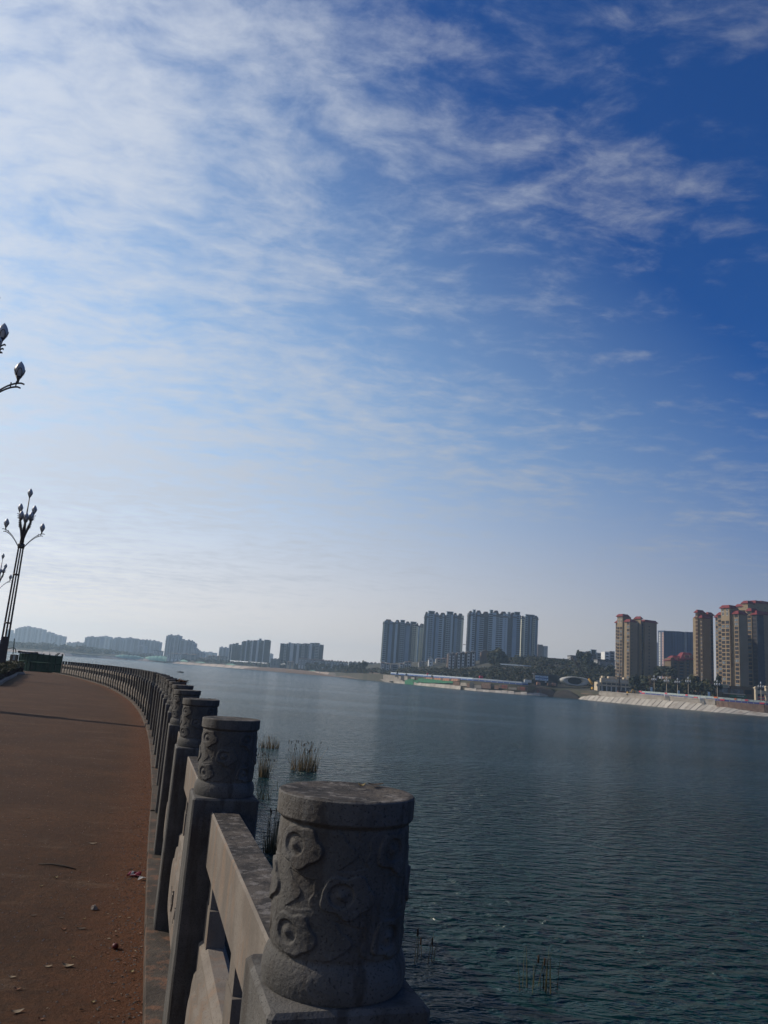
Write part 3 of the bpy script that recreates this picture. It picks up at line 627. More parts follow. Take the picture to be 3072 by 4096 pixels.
# far hazy blocks: stepped silhouettes with grooves
def far_block(label, steps, Y, base, m='far_wall', depth=30, cat='tower block', group='hazy tower blocks on the far left skyline', extras=()):
    x0 = at(steps[0][0], steps[0][2], Y).x; root = thing('tower_block', (x0, Y, base), label, cat, group)
    for j, (a, c, py) in enumerate(steps):
        xa, xc = at(a, py, Y).x, at(c, py, Y).x; zt = at((a + c) / 2, py, Y).z; s = MB(); n = max(1, int((xc - xa) / 14)); wd = (xc - xa) / n
        for k in range(n):
            pr = -2.5 if (k + j) % 2 else 0
            s.box((xa + k * wd + .02, Y + pr + j * .02, base), (xa + (k + 1) * wd - .02, Y + depth + j * .03 + (k % 2) * .05, zt - (k % 3) * .8))
        s.build('wall', m, root)
        r = MB(); r.box((xa + (xc - xa) * .3, Y + 6, zt - .9), (xa + (xc - xa) * .62, Y + 15, zt + 2.6)); r.build('stair_head', m, root)
        # window bands too small to tell apart
        g = MB(); z = base + 3
        while z < zt - 4: 
            for k in range(n): g.box((xa + k * wd + wd * .25, Y - 2.62 + j * .02 + (2.5 if not (k + j) % 2 else 0), z), (xa + (k + 1) * wd - wd * .25, Y - 2.4 + j * .02 + (2.5 if not (k + j) % 2 else 0), z + 1.5))
            z += 3.1
        g.build('window', 'g_dark', root, kind='stuff')
    return root
def P_(ox, sc, oy, rows): return [(ox + a / sc, ox + c / sc, oy + t / sc) for a, c, t in rows]
k4 = 4.608
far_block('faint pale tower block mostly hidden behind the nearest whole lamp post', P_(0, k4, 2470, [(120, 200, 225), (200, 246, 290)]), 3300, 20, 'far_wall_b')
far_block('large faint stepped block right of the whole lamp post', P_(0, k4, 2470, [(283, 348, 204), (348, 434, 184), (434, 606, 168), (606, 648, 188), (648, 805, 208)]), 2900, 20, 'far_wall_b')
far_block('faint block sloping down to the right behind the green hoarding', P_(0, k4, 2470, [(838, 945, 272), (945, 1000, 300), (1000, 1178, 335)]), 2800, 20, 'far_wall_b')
far_block('low hazy blocks left of the long skyline row', P_(0, k4, 2470, [(1230, 1300, 462), (1300, 1380, 470), (1380, 1465, 455), (1465, 1510, 472), (1510, 1570, 464)]), 2500, 14)
far_block('left end of the long hazy skyline row with twin roof turrets', P_(320, k4, 2500, [(95, 160, 226), (160, 270, 216), (270, 300, 226), (300, 395, 222)]), 2450, 14)
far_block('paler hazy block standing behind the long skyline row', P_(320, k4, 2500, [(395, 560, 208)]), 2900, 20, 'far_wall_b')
far_block('hazy block with stepped shoulders in the skyline row middle', P_(320, k4, 2500, [(556, 606, 262), (606, 640, 250), (640, 780, 232), (780, 802, 268)]), 2500, 14)
far_block('broad hazy block with flat crown in the skyline row', P_(320, k4, 2500, [(804, 850, 255), (850, 985, 238), (985, 1110, 262)]), 2400, 14)
far_block('right end of the hazy skyline row with many roof stubs', P_(320, k4, 2500, [(1110, 1190, 278), (1190, 1250, 275), (1250, 1310, 282), (1310, 1400, 290), (1400, 1472, 312)]), 2420, 14)
far_block('low hazy block in front of the skyline row', P_(320, k4, 2500, [(1040, 1075, 385), (1075, 1200, 372)]), 2300, 10)
far_block('tall hazy tower with two crowns stepping down rightwards', P_(640, k4, 2520, [(116, 160, 108), (160, 230, 92), (230, 280, 115), (280, 366, 100), (366, 480, 182), (480, 560, 190), (560, 600, 206), (600, 640, 240)]), 2000, 14, group='hazy tower blocks left of centre')
far_block('low hazy stepped houses at the tall hazy tower foot', P_(640, k4, 2520, [(570, 640, 395), (640, 690, 345), (690, 745, 390), (745, 810, 425)]), 1950, 12, 'far_wall', 20, 'apartment block', 'hazy tower blocks left of centre')
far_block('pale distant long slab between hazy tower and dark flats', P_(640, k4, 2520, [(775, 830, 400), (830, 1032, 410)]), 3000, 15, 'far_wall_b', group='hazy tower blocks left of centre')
far_block('lone grey tower just left of the dark flats', P_(640, k4, 2520, [(1096, 1165, 318), (1165, 1243, 325)]), 2100, 14, group='hazy tower blocks left of centre')
far_block('tiny pale tower in the gap beside the dark row', [(1077, 1090, 2615)], 2800, 15, 'far_wall_b', group='hazy tower blocks left of centre')

# low houses and flats near the far shore
def terrace(label, x0, x1, py_t, py_b, Y, n, wall='house_white', roof='roof_rust', bay=.5, cat='flats', group=None, side='house_grey', depth=14, floors=4, flat=False):
    xa, xc = at(x0, py_t, Y).x, at(x1, py_t, Y).x; zb = at((x0 + x1) / 2, py_b, Y).z - 6; zt = at((x0 + x1) / 2, py_t, Y).z
    root = thing('terrace_house' if n > 3 else 'house', ((xa + xc) / 2, Y, zb), label, cat, group)
    s = MB(); s.box((xa, Y, zb), (xc, Y + depth, zt - 1)); s.build('wall', side, root); wd = (xc - xa) / n; fh = (zt - 1 - zb - 6) / floors
    for k in range(n):
        s = MB(); c = xa + (k + .5) * wd; h = wd * bay / 2
        s.box((c - h, Y - 1.6, zb), (c + h, Y - .01, zt - 1.2 - (k % 3) * .5)); o = s.build('bay', wall, root)
        g = MB()
        for f in range(floors):
            z = zb + 6 + f * fh + fh * .3
            g.box((c - h * .6, Y - 1.66, z), (c + h * .6, Y - 1.55, z + fh * .5)); g.box((c - h - .05, Y - 1.3, z), (c - h + .05, Y - .4, z + fh * .5))
        g.build('window', 'glass', o, kind='stuff')
        if not flat:
            r = MB(); hip(r, c - wd * .42, c + wd * .42, Y - 1.8, Y + depth * .7, zt - 1.1 + (k % 2) * .3, 1.4 + (k * 7 % 3) * .4, .2); r.build('roof', roof, root)
    if flat: r = MB(); r.box((xa - .4, Y - 2, zt - .99), (xc + .4, Y + depth + .4, zt)); r.build('roof', roof, root)
    return root
terrace('white terrace row with seventeen bays before the wide dark flats', 1194, 1393, 2640, 2668, 1420, 17, bay=.48, depth=12)
terrace('dark roofed low row right of the white terrace', 1395, 1462, 2648, 2672, 1420, 4, 'house_grey', 'roof_grey', .5)
terrace('low dark houses left of the leftmost white tower', 1464, 1524, 2651, 2678, 1300, 4, 'house_grey', 'roof_grey', .4)
terrace('pinkish orange low house under the wide dark flats', 1147, 1178, 2646, 2662, 1440, 2, 'beige', 'roof_rust', .6, cat='house')
terrace('dark low row left of the pinkish orange house', 1083, 1120, 2635, 2662, 1500, 3, 'house_grey', 'roof_grey', .4)
terrace('four storey flats with pale balconies below the lone grey tower', 829, 884, 2623, 2645, 1800, 3, 'beige', 'roof_rust', .6, cat='flats', side='house_grey')
terrace('flat grey side block right of the pale balconied flats', 885, 917, 2625, 2648, 1800, 2, 'house_grey', 'roof_grey', .5, flat=True)
terrace('pale balconied flats below the tall hazy tower', 669, 729, 2613, 2636, 1820, 4, 'house_white', 'roof_rust', .55)
terrace('long brown grey roofed hall right of the pale balconied flats', 730, 788, 2616, 2640, 1830, 2, 'house_grey', 'roof_rust', .7, cat='hall')
terrace('low sheds beside the shore left of the balconied flats', 784, 830, 2630, 2646, 1840, 3, 'house_grey', 'roof_rust', .6, cat='shed')
terrace('small pale blue block at the end of the skyline row', 612, 649, 2602, 2622, 1950, 3, 'house_white', 'roof_grey', .7, flat=True)
terrace('cluster of low grey houses by the green mounds', 512, 612, 2612, 2630, 1900, 6, 'house_grey', 'roof_grey', .4)
terrace('pale low shed on the shore before the skyline row', 408, 452, 2605, 2622, 1850, 3, 'house_white', 'roof_rust', .7, cat='shed', flat=True)
q = 4.1475
terrace('tall narrow white house at the foot of the leftmost white tower', 1523, 1542, 2648, 2688, 1000, 1, bay=.5)
terrace('second narrow white house, right of the first one', 1541, 1562, 2652, 2692, 1000, 1, bay=.5)
terrace('grey gabled house behind the first narrow white houses', 1564, 1597, 2655, 2690, 1010, 1, 'house_grey', 'roof_grey', .8)
terrace('white stepped house between the gabled house and the trees', 1598, 1616, 2652, 2690, 990, 1, bay=.6)
terrace('white house with pale roof terrace above dark trees', 1617, 1646, 2646, 2680, 990, 2, bay=.6, floors=3)
terrace('low grey house left of the big white gable', 1676, 1702, 2647, 2672, 985, 2, 'house_grey', 'roof_grey', .5)
terrace('beige roofed house right of the big white gable', 1745, 1788, 2633, 2665, 1000, 2, 'beige', 'roof_rust', .6)
# the big white gabled house
def gable(label, x0, x1, py_t, py_e, py_b, Y, wall, roof, depth=12, wing=None):
    xa, xc = at(x0, py_t, Y).x, at(x1, py_t, Y).x; m_ = (xa + xc) / 2; zt, ze, zb = at((x0 + x1) / 2, py_t, Y).z, at((x0 + x1) / 2, py_e, Y).z, at((x0 + x1) / 2, py_b, Y).z - 6
    root = thing('house', (m_, Y, zb), label, 'house'); s = MB(); vs = [(xa, Y, zb), (xc, Y, zb), (xc, Y, ze), (m_, Y, zt), (xa, Y, ze)]
    s.add(vs + [(x, Y + depth, z) for x, y, z in vs], [(0, 1, 2, 3, 4), (9, 8, 7, 6, 5), (0, 5, 6, 1), (1, 6, 7, 2), (2, 7, 8, 3), (3, 8, 9, 4), (4, 9, 5, 0)]); s.build('wall', wall, root)
    r = MB(); 
    for A, B in (((xa - .6, ze - .5), (m_, zt + .15)), ((m_, zt + .15), (xc + .6, ze - .5))):
        r.hexa([(A[0], Y - .6, A[1]), (B[0], Y - .6, B[1]), (B[0], Y + depth + .5, B[1]), (A[0], Y + depth + .5, A[1])], [(A[0], Y - .6, A[1] + .35), (B[0], Y - .6, B[1] + .35), (B[0], Y + depth + .5, B[1] + .35), (A[0], Y + depth + .5, A[1] + .35)])
    r.build('roof', roof, root)
    for k in range(2):
        g = MB(); g.box((m_ - .8, Y - .06, zb + 9 + k * 3.4), (m_ + .8, Y + .05, zb + 10.6 + k * 3.4)); g.build('window', 'glass', root)
gable('big white gabled house above the trees between two white towers', 1716, 1733, 2627, 2637, 2668, 970, 'house_white', 'roof_grey')
# flats with white window columns on the slope
for i, (x0, x1, pt) in enumerate([(1793, 1822, 2612), (1828, 1862, 2609), (1866, 1904, 2605)]):
    lab = ['leftmost unit of the white windowed flats on the slope', 'middle unit of the white windowed flats on the slope', 'tallest right unit of the white windowed flats on the slope'][i]
    terrace(lab, x0, x1, pt, 2672, 905, 2, 'house_white', 'roof_grey', .5, cat='flats', group='white windowed flats on the wooded slope', side='brown_wall', floors=5)
gable('brown gabled end house at the right of the white windowed flats', 1926, 1960, 2600, 2608, 2672, 905, 'brown_wall', 'roof_grey')

# ------------------------------------------------------------------ cream towers, seen corner on
WIN = {}
def win_mesh(wd, hh, style):
    k = (round(wd, 1), round(hh, 1), style)
    if k not in WIN:
        b = MB(); h = k[0] / 2; H = k[1]
        g = 2 if style == 'pale' else 1
        if style == 'small': b.box((-h, -.04, 0), (h, .06, H), 1)
        else:
            b.add([(-h, -.03, 0), (h, -.03, 0), (h, -.03, H), (-h, -.03, H)], [(0, 1, 2, 3)], g)
            for x0, x1, z0, z1 in ((-h, h, -.12, .06), (-h, h, H - .06, H + .08), (-h, -h + .1, .06, H - .06), (h - .1, h, .06, H - .06), (-.05 + h * .2, .05 + h * .2, .06, H - .06)): b.box((x0, -.12, z0), (x1, .02, z1), 0)
        WIN[k] = b.mesh('window', ['frame_red' if style != 'blue' else 'g_light', 'glass', 'glass_pale'])
    return WIN[k]
class Corner:
    """two facades meeting at a corner; f = along left facade (away from corner), s = along right facade"""
    def __init__(s, name, label, pxc, py, Y, base, ang, group=None, cat='apartment tower'):
        c = at(pxc, py, Y); s.c = Vector((c.x, c.y, 0)); s.base = base; s.Y = Y
        s.u = Vector((-math.cos(ang), math.sin(ang), 0)); s.w = Vector((math.sin(ang), math.cos(ang), 0)); s.ang = ang
        s.root = thing(name, (c.x, c.y, base), label, cat, group); s.k = 0
    def dist(s, px, py, axis):       # metres along an axis to the bearing px
        d = ray(px, py); a = s.u if axis == 'u' else s.w
        den_ = a.x * d.y - a.y * d.x
        return (s.c.y * d.x - s.c.x * d.y) / den_
    def top(s, px, py, axis):
        t = s.dist(px, py, axis); a = s.u if axis == 'u' else s.w; p = s.c + a * t
        return at(px, py, p.y).z
    def block(s, a0, a1, axis, z, prot, back, m, z0=None, name='wall'):
        a, n = (s.u, -s.w) if axis == 'u' else (s.w, -s.u)
        s.k += 1; e = s.k * .007; p = s.c + a * (a0 + .003); r = s.c + a * (a1 - .003); zb = s.base if z0 is None else z0
        q0, q1, q2, q3 = p + n * (prot + e), r + n * (prot + e), r - n * back, p - n * back
        b = MB(); f = [(v.x, v.y, zb) for v in (q0, q1, q2, q3)]; g = [(v.x, v.y, z) for v in (q0, q1, q2, q3)]
        if axis == 'u': f, g = [f[1], f[0], f[3], f[2]], [g[1], g[0], g[3], g[2]]
        b.hexa(f, g); return b.build(name, m, s.root), prot + e
    def roof(s, a0, a1, axis, z, prot, back, h=2.2, over=1.0):
        a, n = (s.u, -s.w) if axis == 'u' else (s.w, -s.u); b = MB()
        def q(o, zz, i): 
            pts = [s.c + a * (a0 - o) + n * (prot + o), s.c + a * (a1 + o) + n * (prot + o), s.c + a * (a1 + o) - n * (back + o), s.c + a * (a0 - o) - n * (back + o)]
            v = [(p.x, p.y, zz) for p in pts]; return [v[1], v[0], v[3], v[2]] if axis == 'u' else v
        b.hexa(q(over, z - .25, 0), q(over, z, 0)); b.hexa(q(over - .02, z + .003, 0), q(-.7, z + h, 0)); b.build('roof', 'roof_red', s.root)
    def windows(s, a0, a1, axis, z, fh, prot, style='std', frac=.74, zbot=None, hh=2.0, n=1):
        a, n_ = (s.u, -s.w) if axis == 'u' else (s.w, -s.u); ang = math.atan2(a.y, a.x) + (math.pi if axis == 'u' else 0)
        zz = z - fh; wd = (a1 - a0) * frac / n
        while zz > (zbot or s.base) + 1:
            for q in range(n):
                p = s.c + a * (a0 + (a1 - a0) * (q + .5) / n) + n_ * prot; st = style
                if style == 'std' and random.random() < .22: st = 'pale'
                inst('window', win_mesh(wd, hh, st), s.root, (p.x - s.root.location.x, p.y - s.root.location.y, zz + .7 - s.base), ang)
            zz -= fh
def cream_tower(label, f, pxc, pyc, Y, base, left, right, fh=2.95, ang=R(64), group=None):
    """left / right: (px_near, px_far, py_top, kind, prot, roof)"""
    T = Corner('apartment_tower', label, pxc, pyc, Y, base, ang, group)
    for axis, segs in (('u', left), ('w', right)):
        for (p0, p1, py, kind, prot, roof) in segs:
            p0, p1, py = f(p0, p1, py); a0, a1 = T.dist(p0, py, axis), T.dist(p1, py, axis); z = T.top((p0 + p1) / 2, py, axis)
            if a1 < a0: a0, a1 = a1, a0
            back = {'rec': 7}.get(kind, 9)
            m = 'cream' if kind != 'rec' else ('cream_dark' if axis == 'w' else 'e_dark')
            o, pr = T.block(a0, a1, axis, z, prot, back, m)
            if kind == 'win': T.windows(a0, a1, axis, z - .3, fh, pr)
            elif kind == 'win2': T.windows(a0, a1, axis, z - .3, fh, pr, n=2)
            elif kind == 'rec':
                T.windows(a0, a1, axis, z - .3, fh, pr, 'dark', .7, hh=2.0, n=1 if a1 - a0 < 7 else 2)
            elif kind == 'blank': T.windows(a0 + (a1 - a0) * .30, a0 + (a1 - a0) * .42, axis, z - 2, fh, pr, 'small', .8, hh=.9)
            elif kind == 'crown':      # tall glazed top storeys
                T.windows(a0, a1, axis, z - .3, fh * 1.02, pr, 'blue', .36, z - 3.2 * fh, 2.4, n=2); T.windows(a0, a1, axis, z - 3.2 * fh, fh, pr, n=2)
            if roof: T.roof(a0, a1, axis, z, pr, back * .7)
    return T
fB = lambda p0, p1, py: (2420 + p0 / 4.366, 2420 + p1 / 4.366, 2420 + py / 4.366)
GR = 'cream towers with red roofs'
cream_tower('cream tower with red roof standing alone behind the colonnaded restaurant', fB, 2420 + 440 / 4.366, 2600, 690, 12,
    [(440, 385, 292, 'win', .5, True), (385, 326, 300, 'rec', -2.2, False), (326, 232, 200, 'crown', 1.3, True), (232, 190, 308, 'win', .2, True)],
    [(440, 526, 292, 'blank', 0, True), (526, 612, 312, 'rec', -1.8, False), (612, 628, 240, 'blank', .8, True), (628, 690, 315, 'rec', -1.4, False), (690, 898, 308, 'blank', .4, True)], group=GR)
fA = lambda p0, p1, py: (2740 + p0 / 4.997, 2740 + p1 / 4.997, 2380 + py / 4.997)
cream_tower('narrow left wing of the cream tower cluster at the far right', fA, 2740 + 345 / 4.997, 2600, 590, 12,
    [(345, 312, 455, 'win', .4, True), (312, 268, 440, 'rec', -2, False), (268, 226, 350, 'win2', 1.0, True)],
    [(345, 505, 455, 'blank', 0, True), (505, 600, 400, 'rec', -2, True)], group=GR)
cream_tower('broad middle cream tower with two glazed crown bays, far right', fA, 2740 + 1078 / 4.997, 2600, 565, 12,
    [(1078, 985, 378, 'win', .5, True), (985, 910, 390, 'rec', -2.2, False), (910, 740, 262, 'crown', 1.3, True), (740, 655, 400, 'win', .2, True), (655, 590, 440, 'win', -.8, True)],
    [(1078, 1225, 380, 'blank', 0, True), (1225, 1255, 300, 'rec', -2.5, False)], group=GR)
cream_tower('cream tower cut by the right picture edge, shade painted into its dark left bay', fA, 2740 + 1440 / 4.997, 2600, 585, 12,
    [(1440, 1340, 390, 'rec', .3, True), (1340, 1252, 320, 'win', .9, True)],  # projecting bay; the neighbour tower's shade is put into its dark wall colour
    [(1440, 1760, 390, 'blank', 0, True)], group=GR)
cream_tower('highest stepped cream roofs rising behind the far right cluster', fA, 2740 + 1260 / 4.997, 2500, 640, 12,
    [(1260, 1150, 165, 'blank', .3, True), (1150, 1010, 228, 'blank', -.5, True)],
    [(1260, 1400, 170, 'rec', 0, False), (1400, 1520, 165, 'blank', .5, True), (1520, 1720, 178, 'blank', .2, True)], group=GR)
# blue slab with pink end, mid-rise, sliver
Tt = Corner('apartment_tower', 'broad blue grey slab with pinkish end wall between the cream towers', 2420 + 1026 / 4.366, 2560, 930, 20, R(62))
a1 = Tt.dist(2420 + 945 / 4.366, 2530, 'u'); z = Tt.top(2420 + 985 / 4.366, 2420 + 480 / 4.366, 'u')
_, pr = Tt.block(0, a1 * .36, 'u', z, .3, 8, 'c_pink'); Tt.windows(0, a1 * .36, 'u', z, 3, pr, 'small', .5, hh=1.2)
_, pr = Tt.block(a1 * .36, a1 * .70, 'u', z, -.8, 8, 'c_blue'); Tt.windows(a1 * .36, a1 * .70, 'u', z, 3, pr, 'small', .7, hh=1.5)
_, pr = Tt.block(a1 * .70, a1, 'u', z, .3, 8, 'house_white'); Tt.windows(a1 * .7, a1, 'u', z, 3, pr, 'small', .5, hh=1.2)
ww = [Tt.dist(2420 + x / 4.366, 2540, 'w') for x in (1028, 1130, 1180, 1290, 1390, 1420, 1520, 1600)]
for i in range(7):
    zz = Tt.top(2420 + [1080, 1155, 1235, 1340, 1405, 1470, 1560][i] / 4.366, 2420 + (452 + 4 * i) / 4.366, 'w')
    _, pr = Tt.block(ww[i], ww[i + 1], 'w', zz, (0, -.8, .2, -.6, .5, -.3, .3)[i], 9, 'c_blue' if i != 4 else 'house_grey')
    if i != 4: Tt.windows(ww[i], ww[i + 1], 'w', zz, 3.0, pr, 'small', .4, hh=1.3, n=2)
slab_tower('apartment_tower', 'thin pale sliver of a tower beside the lone cream tower', [(2626, 2632, 2570, 'pier', 'house_white', 1), (2632, 2637, 2574, 'dark', 'g_dark', 1)], 980, 20, 3.0, [], cat='tower')
slab_tower('apartment_block', 'brown mid-rise block with red roof between the cream towers', S(2420, 4.366, 2420, [(1142, 1200, 925, 'tiny', 'cream_dark', 1), (1200, 1262, 925, 'dark', 'brown_wall', 1), (1262, 1290, 925, 'wall', 'cream_dark', 1), (1290, 1392, 925, 'dark', 'brown_wall', 1), (1392, 1420, 880, 'wall', 'cream_dark', 1), (1420, 1480, 880, 'dark', 'brown_wall', 1), (1480, 1520, 880, 'wall', 'cream_dark', 1), (1520, 1590, 880, 'dark', 'brown_wall', 1)]), 760, 10, 3.0, RF(2420, 4.366, 2420, [(1135, 1400, 884, 5, 'hip'), (1310, 1600, 828, 7, 'hip')]), cat='apartment block', roofm='roof_red')
slab_tower('apartment_block', 'grey flats on the hill left of the lone cream tower', S(2000, 2.765, 2400, [(898, 985, 572, 'dark', 'house_grey', 1), (985, 1065, 566, 'dark', 'g_dark', 1), (1065, 1160, 585, 'dark', 'house_grey', 1)]), 930, 38, 3.2, RF(2000, 2.765, 2400, [(1005, 1066, 548, 5, 'frame')]), cat='flats')
slab_tower('apartment_block', 'pale small flats on the hill touching the lone cream tower', S(2000, 2.765, 2400, [(1162, 1215, 572, 'dark', 'house_white', 1), (1215, 1272, 566, 'dark', 'house_grey', 1)]), 900, 38, 3.2, [], cat='flats')
terrace('long low dark roofed building on the hill crest', 2172, 2270, 2633, 2648, 900, 4, 'house_grey', 'roof_grey', .3, flat=True, floors=1)
terrace('dark roofed shed on the hill behind the crane tip', 2282, 2372, 2624, 2640, 890, 4, 'house_grey', 'roof_grey', .3, flat=True, floors=1)
terrace('low dark building on the hill right of the crane', 2390, 2460, 2639, 2650, 860, 3, 'house_grey', 'roof_grey', .4, flat=True, floors=1)

# restaurant with colonnade
def restaurant():
    Y = 612; X = lambda px: at(px, 2740, Y).x; Z = lambda px, py: at(px, py, Y).z
    x0, x1 = X(2406), X(2524); zb = Z(2460, 2766); zt = Z(2460, 2715)
    root = thing('restaurant', ((x0 + x1) / 2, Y, zb), 'cream three storey colonnaded building with a lettered parapet by the shore', 'building')
    s = MB(); s.box((x0 + .5, Y + 3, zb - 4), (x1 - .5, Y + 16, zt - 2)); s.build('wall', 'e_dark', root)
    s = MB(); s.box((x0 - .5, Y - .6, zt - 3.4), (x1 + .5, Y + 3.2, zt)); pb = s.build('parapet', 'beige', root)
    for k in range(17):          # small raised characters, too far away to read
        cx = x0 + 3 + (x1 - x0 - 5) * k / 16 - (0 if k < 9 else -.3); g = MB(); q = random.Random(k)
        for _ in range(4):
            xx, zz = q.uniform(-.4, .2), q.uniform(0, .9)
            if q.random() < .5: g.box((cx + xx - .25, Y - .72 - _ * .01, zt - 2.4 + zz), (cx + xx + .4, Y - .6, zt - 2.2 + zz))
            else: g.box((cx + xx, Y - .72 - _ * .01, zt - 2.4 + zz * .3), (cx + xx + .18, Y - .6, zt - 1.4 + zz * .3))
        g.build('letter', 'white', pb)
    z1 = zb + (zt - zb) * .36
    s = MB(); s.box((x0 - 4, Y - .4, z1), (x1 + .4, Y + 3.1, z1 + 1.3)); s.build('balcony_band', 'beige', root)
    for k in range(7):
        cx = x0 + (x1 - x0 - .8) * k / 6
        s = MB(); s.box((cx, Y, zb - 4), (cx + .8, Y + .8, z1)); s.build('column', 'white', root)
        s = MB(); s.box((cx + .1, Y + .02, z1 + 1.31), (cx + .7, Y + .6, zt - 3.41)); s.build('column', 'beige', root)
    for k in range(6):
        a = x0 + (x1 - x0 - .8) * (k + .12) / 6; c = x0 + (x1 - x0 - .8) * (k + .95) / 6
        s = MB(); s.box((a + .5, Y + 2.9, z1 + 1.8), (c, Y + 2.99, zt - 4)); s.build('window', 'glass_pale', root)
        s = MB(); s.box((a + .5, Y + 2.9, zb), (c, Y + 2.99, z1 - .5)); s.build('window', 'glass_pale', root)
        s = MB(); s.box((a, Y - .3, z1 + 2.2), (c, Y - .2, z1 + 2.35)); s.build('railing', 'white', root)
    for cxp, wd in ((2415, 2.), (2440, 5.), (2502, 2.)):
        s = MB(); s.box((X(cxp), Y + 4, zt - 2), (X(cxp) + wd, Y + 8, zt + 1.6)); s.build('rooftop_hut', 'beige', root)
    s = MB(); s.box((X(2390), Y + .3, zb - 4), (x0 - 1, Y + 9, Z(2398, 2728))); s.build('side_wing', 'beige', root)
restaurant()
# shop and gateway at the right edge
def shop():
    Y = 520; X = lambda px: at(px, 2760, Y).x; Z = lambda py: at(2950, py, Y).z
    zb = 5.5; root = thing('shop', (X(2930), Y, zb), 'cream shop front with green lettered sign at the far right tower foot', 'shop')
    s = MB(); s.box((X(2878), Y + 1.5, zb), (X(3022), Y + 14, Z(2744))); s.build('wall', 'cream_dark', root)
    s = MB(); s.box((X(2876), Y, Z(2754)), (X(2918), Y + 1.48, Z(2741))); sg = s.build('sign_board', 'beige', root)
    for k in range(5):
        g = MB(); a = X(2889 + k * 4.6); g.box((a, Y - .12, Z(2749.5)), (a + .55, Y - .01, Z(2746))); g.box((a + .1, Y - .14, Z(2748.5)), (a + .7, Y - .125, Z(2747.8))); g.build('letter', 'sign_green', sg)
    s = MB(); s.box((X(2924), Y + .2, Z(2756)), (X(3015), Y + 1.47, Z(2744))); s.build('fascia', 'cream_dark', root)
    for a, c in ((2880, 2887), (2890, 2902), (2904, 2915), (2926, 2935), (2937, 2950), (2952, 2966), (2968, 2978), (2984, 3010)):
        s = MB(); s.box((X(a), Y + 1.3, Z(2774)), (X(c), Y + 1.46, Z(2757))); s.build('window', 'glass' if a > 2980 else 'glass_pale', root)
    s = MB(); s.box((X(2894), Y - .3, Z(2779)), (X(2980), Y + 1.4, Z(2774.5))); s.build('awning', 'beige', root)
    for k in range(6):
        s = MB(); s.box((X(2946 + k * 5), Y - .42, Z(2786)), (X(2948.5 + k * 5), Y - .31, Z(2782.5))); s.build('letter', 'white', root)
    s = MB(); s.box((X(2920), Y - .3, Z(2790)), (X(2985), Y + 1.2, Z(2780))); s.build('lower_sign', 'sign_green', root)
    r = MB(); r.box((X(2832), Y + 2, Z(2741)), (X(2880), Y + 10, Z(2737))); r.box((X(2830), Y + 2.5, zb), (X(2878), Y + 9.5, Z(2741.2)), 1); r.build('annexe', ['roof_red', 'cream'], root)
    Y2 = 505; X2 = lambda px: at(px, 2770, Y2).x
    g = thing('gateway', (X2(3045), Y2, zb), 'cream gateway with two square piers at the right picture edge', 'gateway')
    for a, c, t in ((3022, 3031, 2748), (3064, 3080, 2742)):
        s = MB(); z = at(3045, t, Y2).z; s.box((X2(a), Y2, zb - 1), (X2(c), Y2 + 2, z), 0, .2); s.box((X2(a) - .4, Y2 - .4, z - 1.2), (X2(c) + .4, Y2 + 2.4, z - .5)); s.build('pier', 'beige', g)
    s = MB(); s.box((X2(3031) + .01, Y2 + .3, at(3045, 2776, Y2).z), (X2(3064) - .01, Y2 + 1.7, at(3045, 2762, Y2).z)); s.build('lintel', 'beige', g)
    for t in (2786, 2796):
        s = MB(); s.box((X2(3034), Y2 + 1.8, at(3045, t + 4, Y2).z), (X2(3062), Y2 + 2.1, at(3045, t, Y2).z)); s.build('red_sign', 'banner_red', g)
shop()

# ------------------------------------------------------------------ far bank: site works and shore things
def fb(px, py, o):               # a point o metres inland, at the height where the pixel row looks
    p = inland(px, o); return at(px, py, p.y)
def far_box(name, label, cat, m, px0, px1, py0, py1, o, depth=4., group=None, bev=0., extra=None):
    a = fb(px0, (py0 + py1) / 2, o); c = fb(px1, (py0 + py1) / 2, o); zt = fb((px0 + px1) / 2, py0, o).z; zb = fb((px0 + px1) / 2, py1, o).z
    s = MB(); s.box((a.x, a.y, zb), (c.x, a.y + depth, zt), 0, bev); return s.build(name, m, label=label, cat=cat, group=group)
# stepped concrete retaining wall with dark bays at the left of the excavation
rw = thing('stepped_wall', inland(1535, 8), 'stepped pale concrete wall with dark gaps left of the green netting', 'wall')
def poly_wall(root, name, m, pts, o, thick=1.5):   # outline in pixels, extruded away from the lake
    vs = [fb(x, y, o) for x, y in pts]; n = len(vs); y0 = sum(v.y for v in vs) / n; d = Vector((vs[0].x, vs[0].y, 0)).normalized() * thick
    s = MB(); s.add([tuple(v) for v in vs] + [tuple(v + d) for v in vs], [tuple(range(n)), tuple(range(2 * n - 1, n - 1, -1))] + [(i, (i + 1) % n, n + (i + 1) % n, n + i) for i in range(n)])
    return s.build(name, m, root)
for k in range(4):               # courses of the wall
    poly_wall(rw, 'course', 'concrete_pale', [(1533, 2698 + k * 6.2), (1580 + k * 10, 2702 + k * 6.2), (1580 + k * 10, 2707.8 + k * 6.2), (1533, 2703.8 + k * 6.2)], 6.5 - k * .9)
for a, c in ((1594, 1604), (1617, 1630)): poly_wall(rw, 'pier', 'concrete_pale', [(a, 2704), (c, 2705), (c, 2722), (a, 2721)], 6.8)
poly_wall(rw, 'pier', 'concrete_pale', [(1644, 2709), (1658, 2710), (1658, 2718), (1644, 2717)], 7.2)
poly_wall(rw, 'rear_wall', 'dark', [(1580, 2701), (1660, 2706), (1660, 2722), (1580, 2722)], 8.1, .5)
poly_wall(rw, 'toe', 'concrete_pale', [(1519, 2716), (1545, 2719), (1572, 2733), (1560, 2735), (1535, 2726)], 4.5)
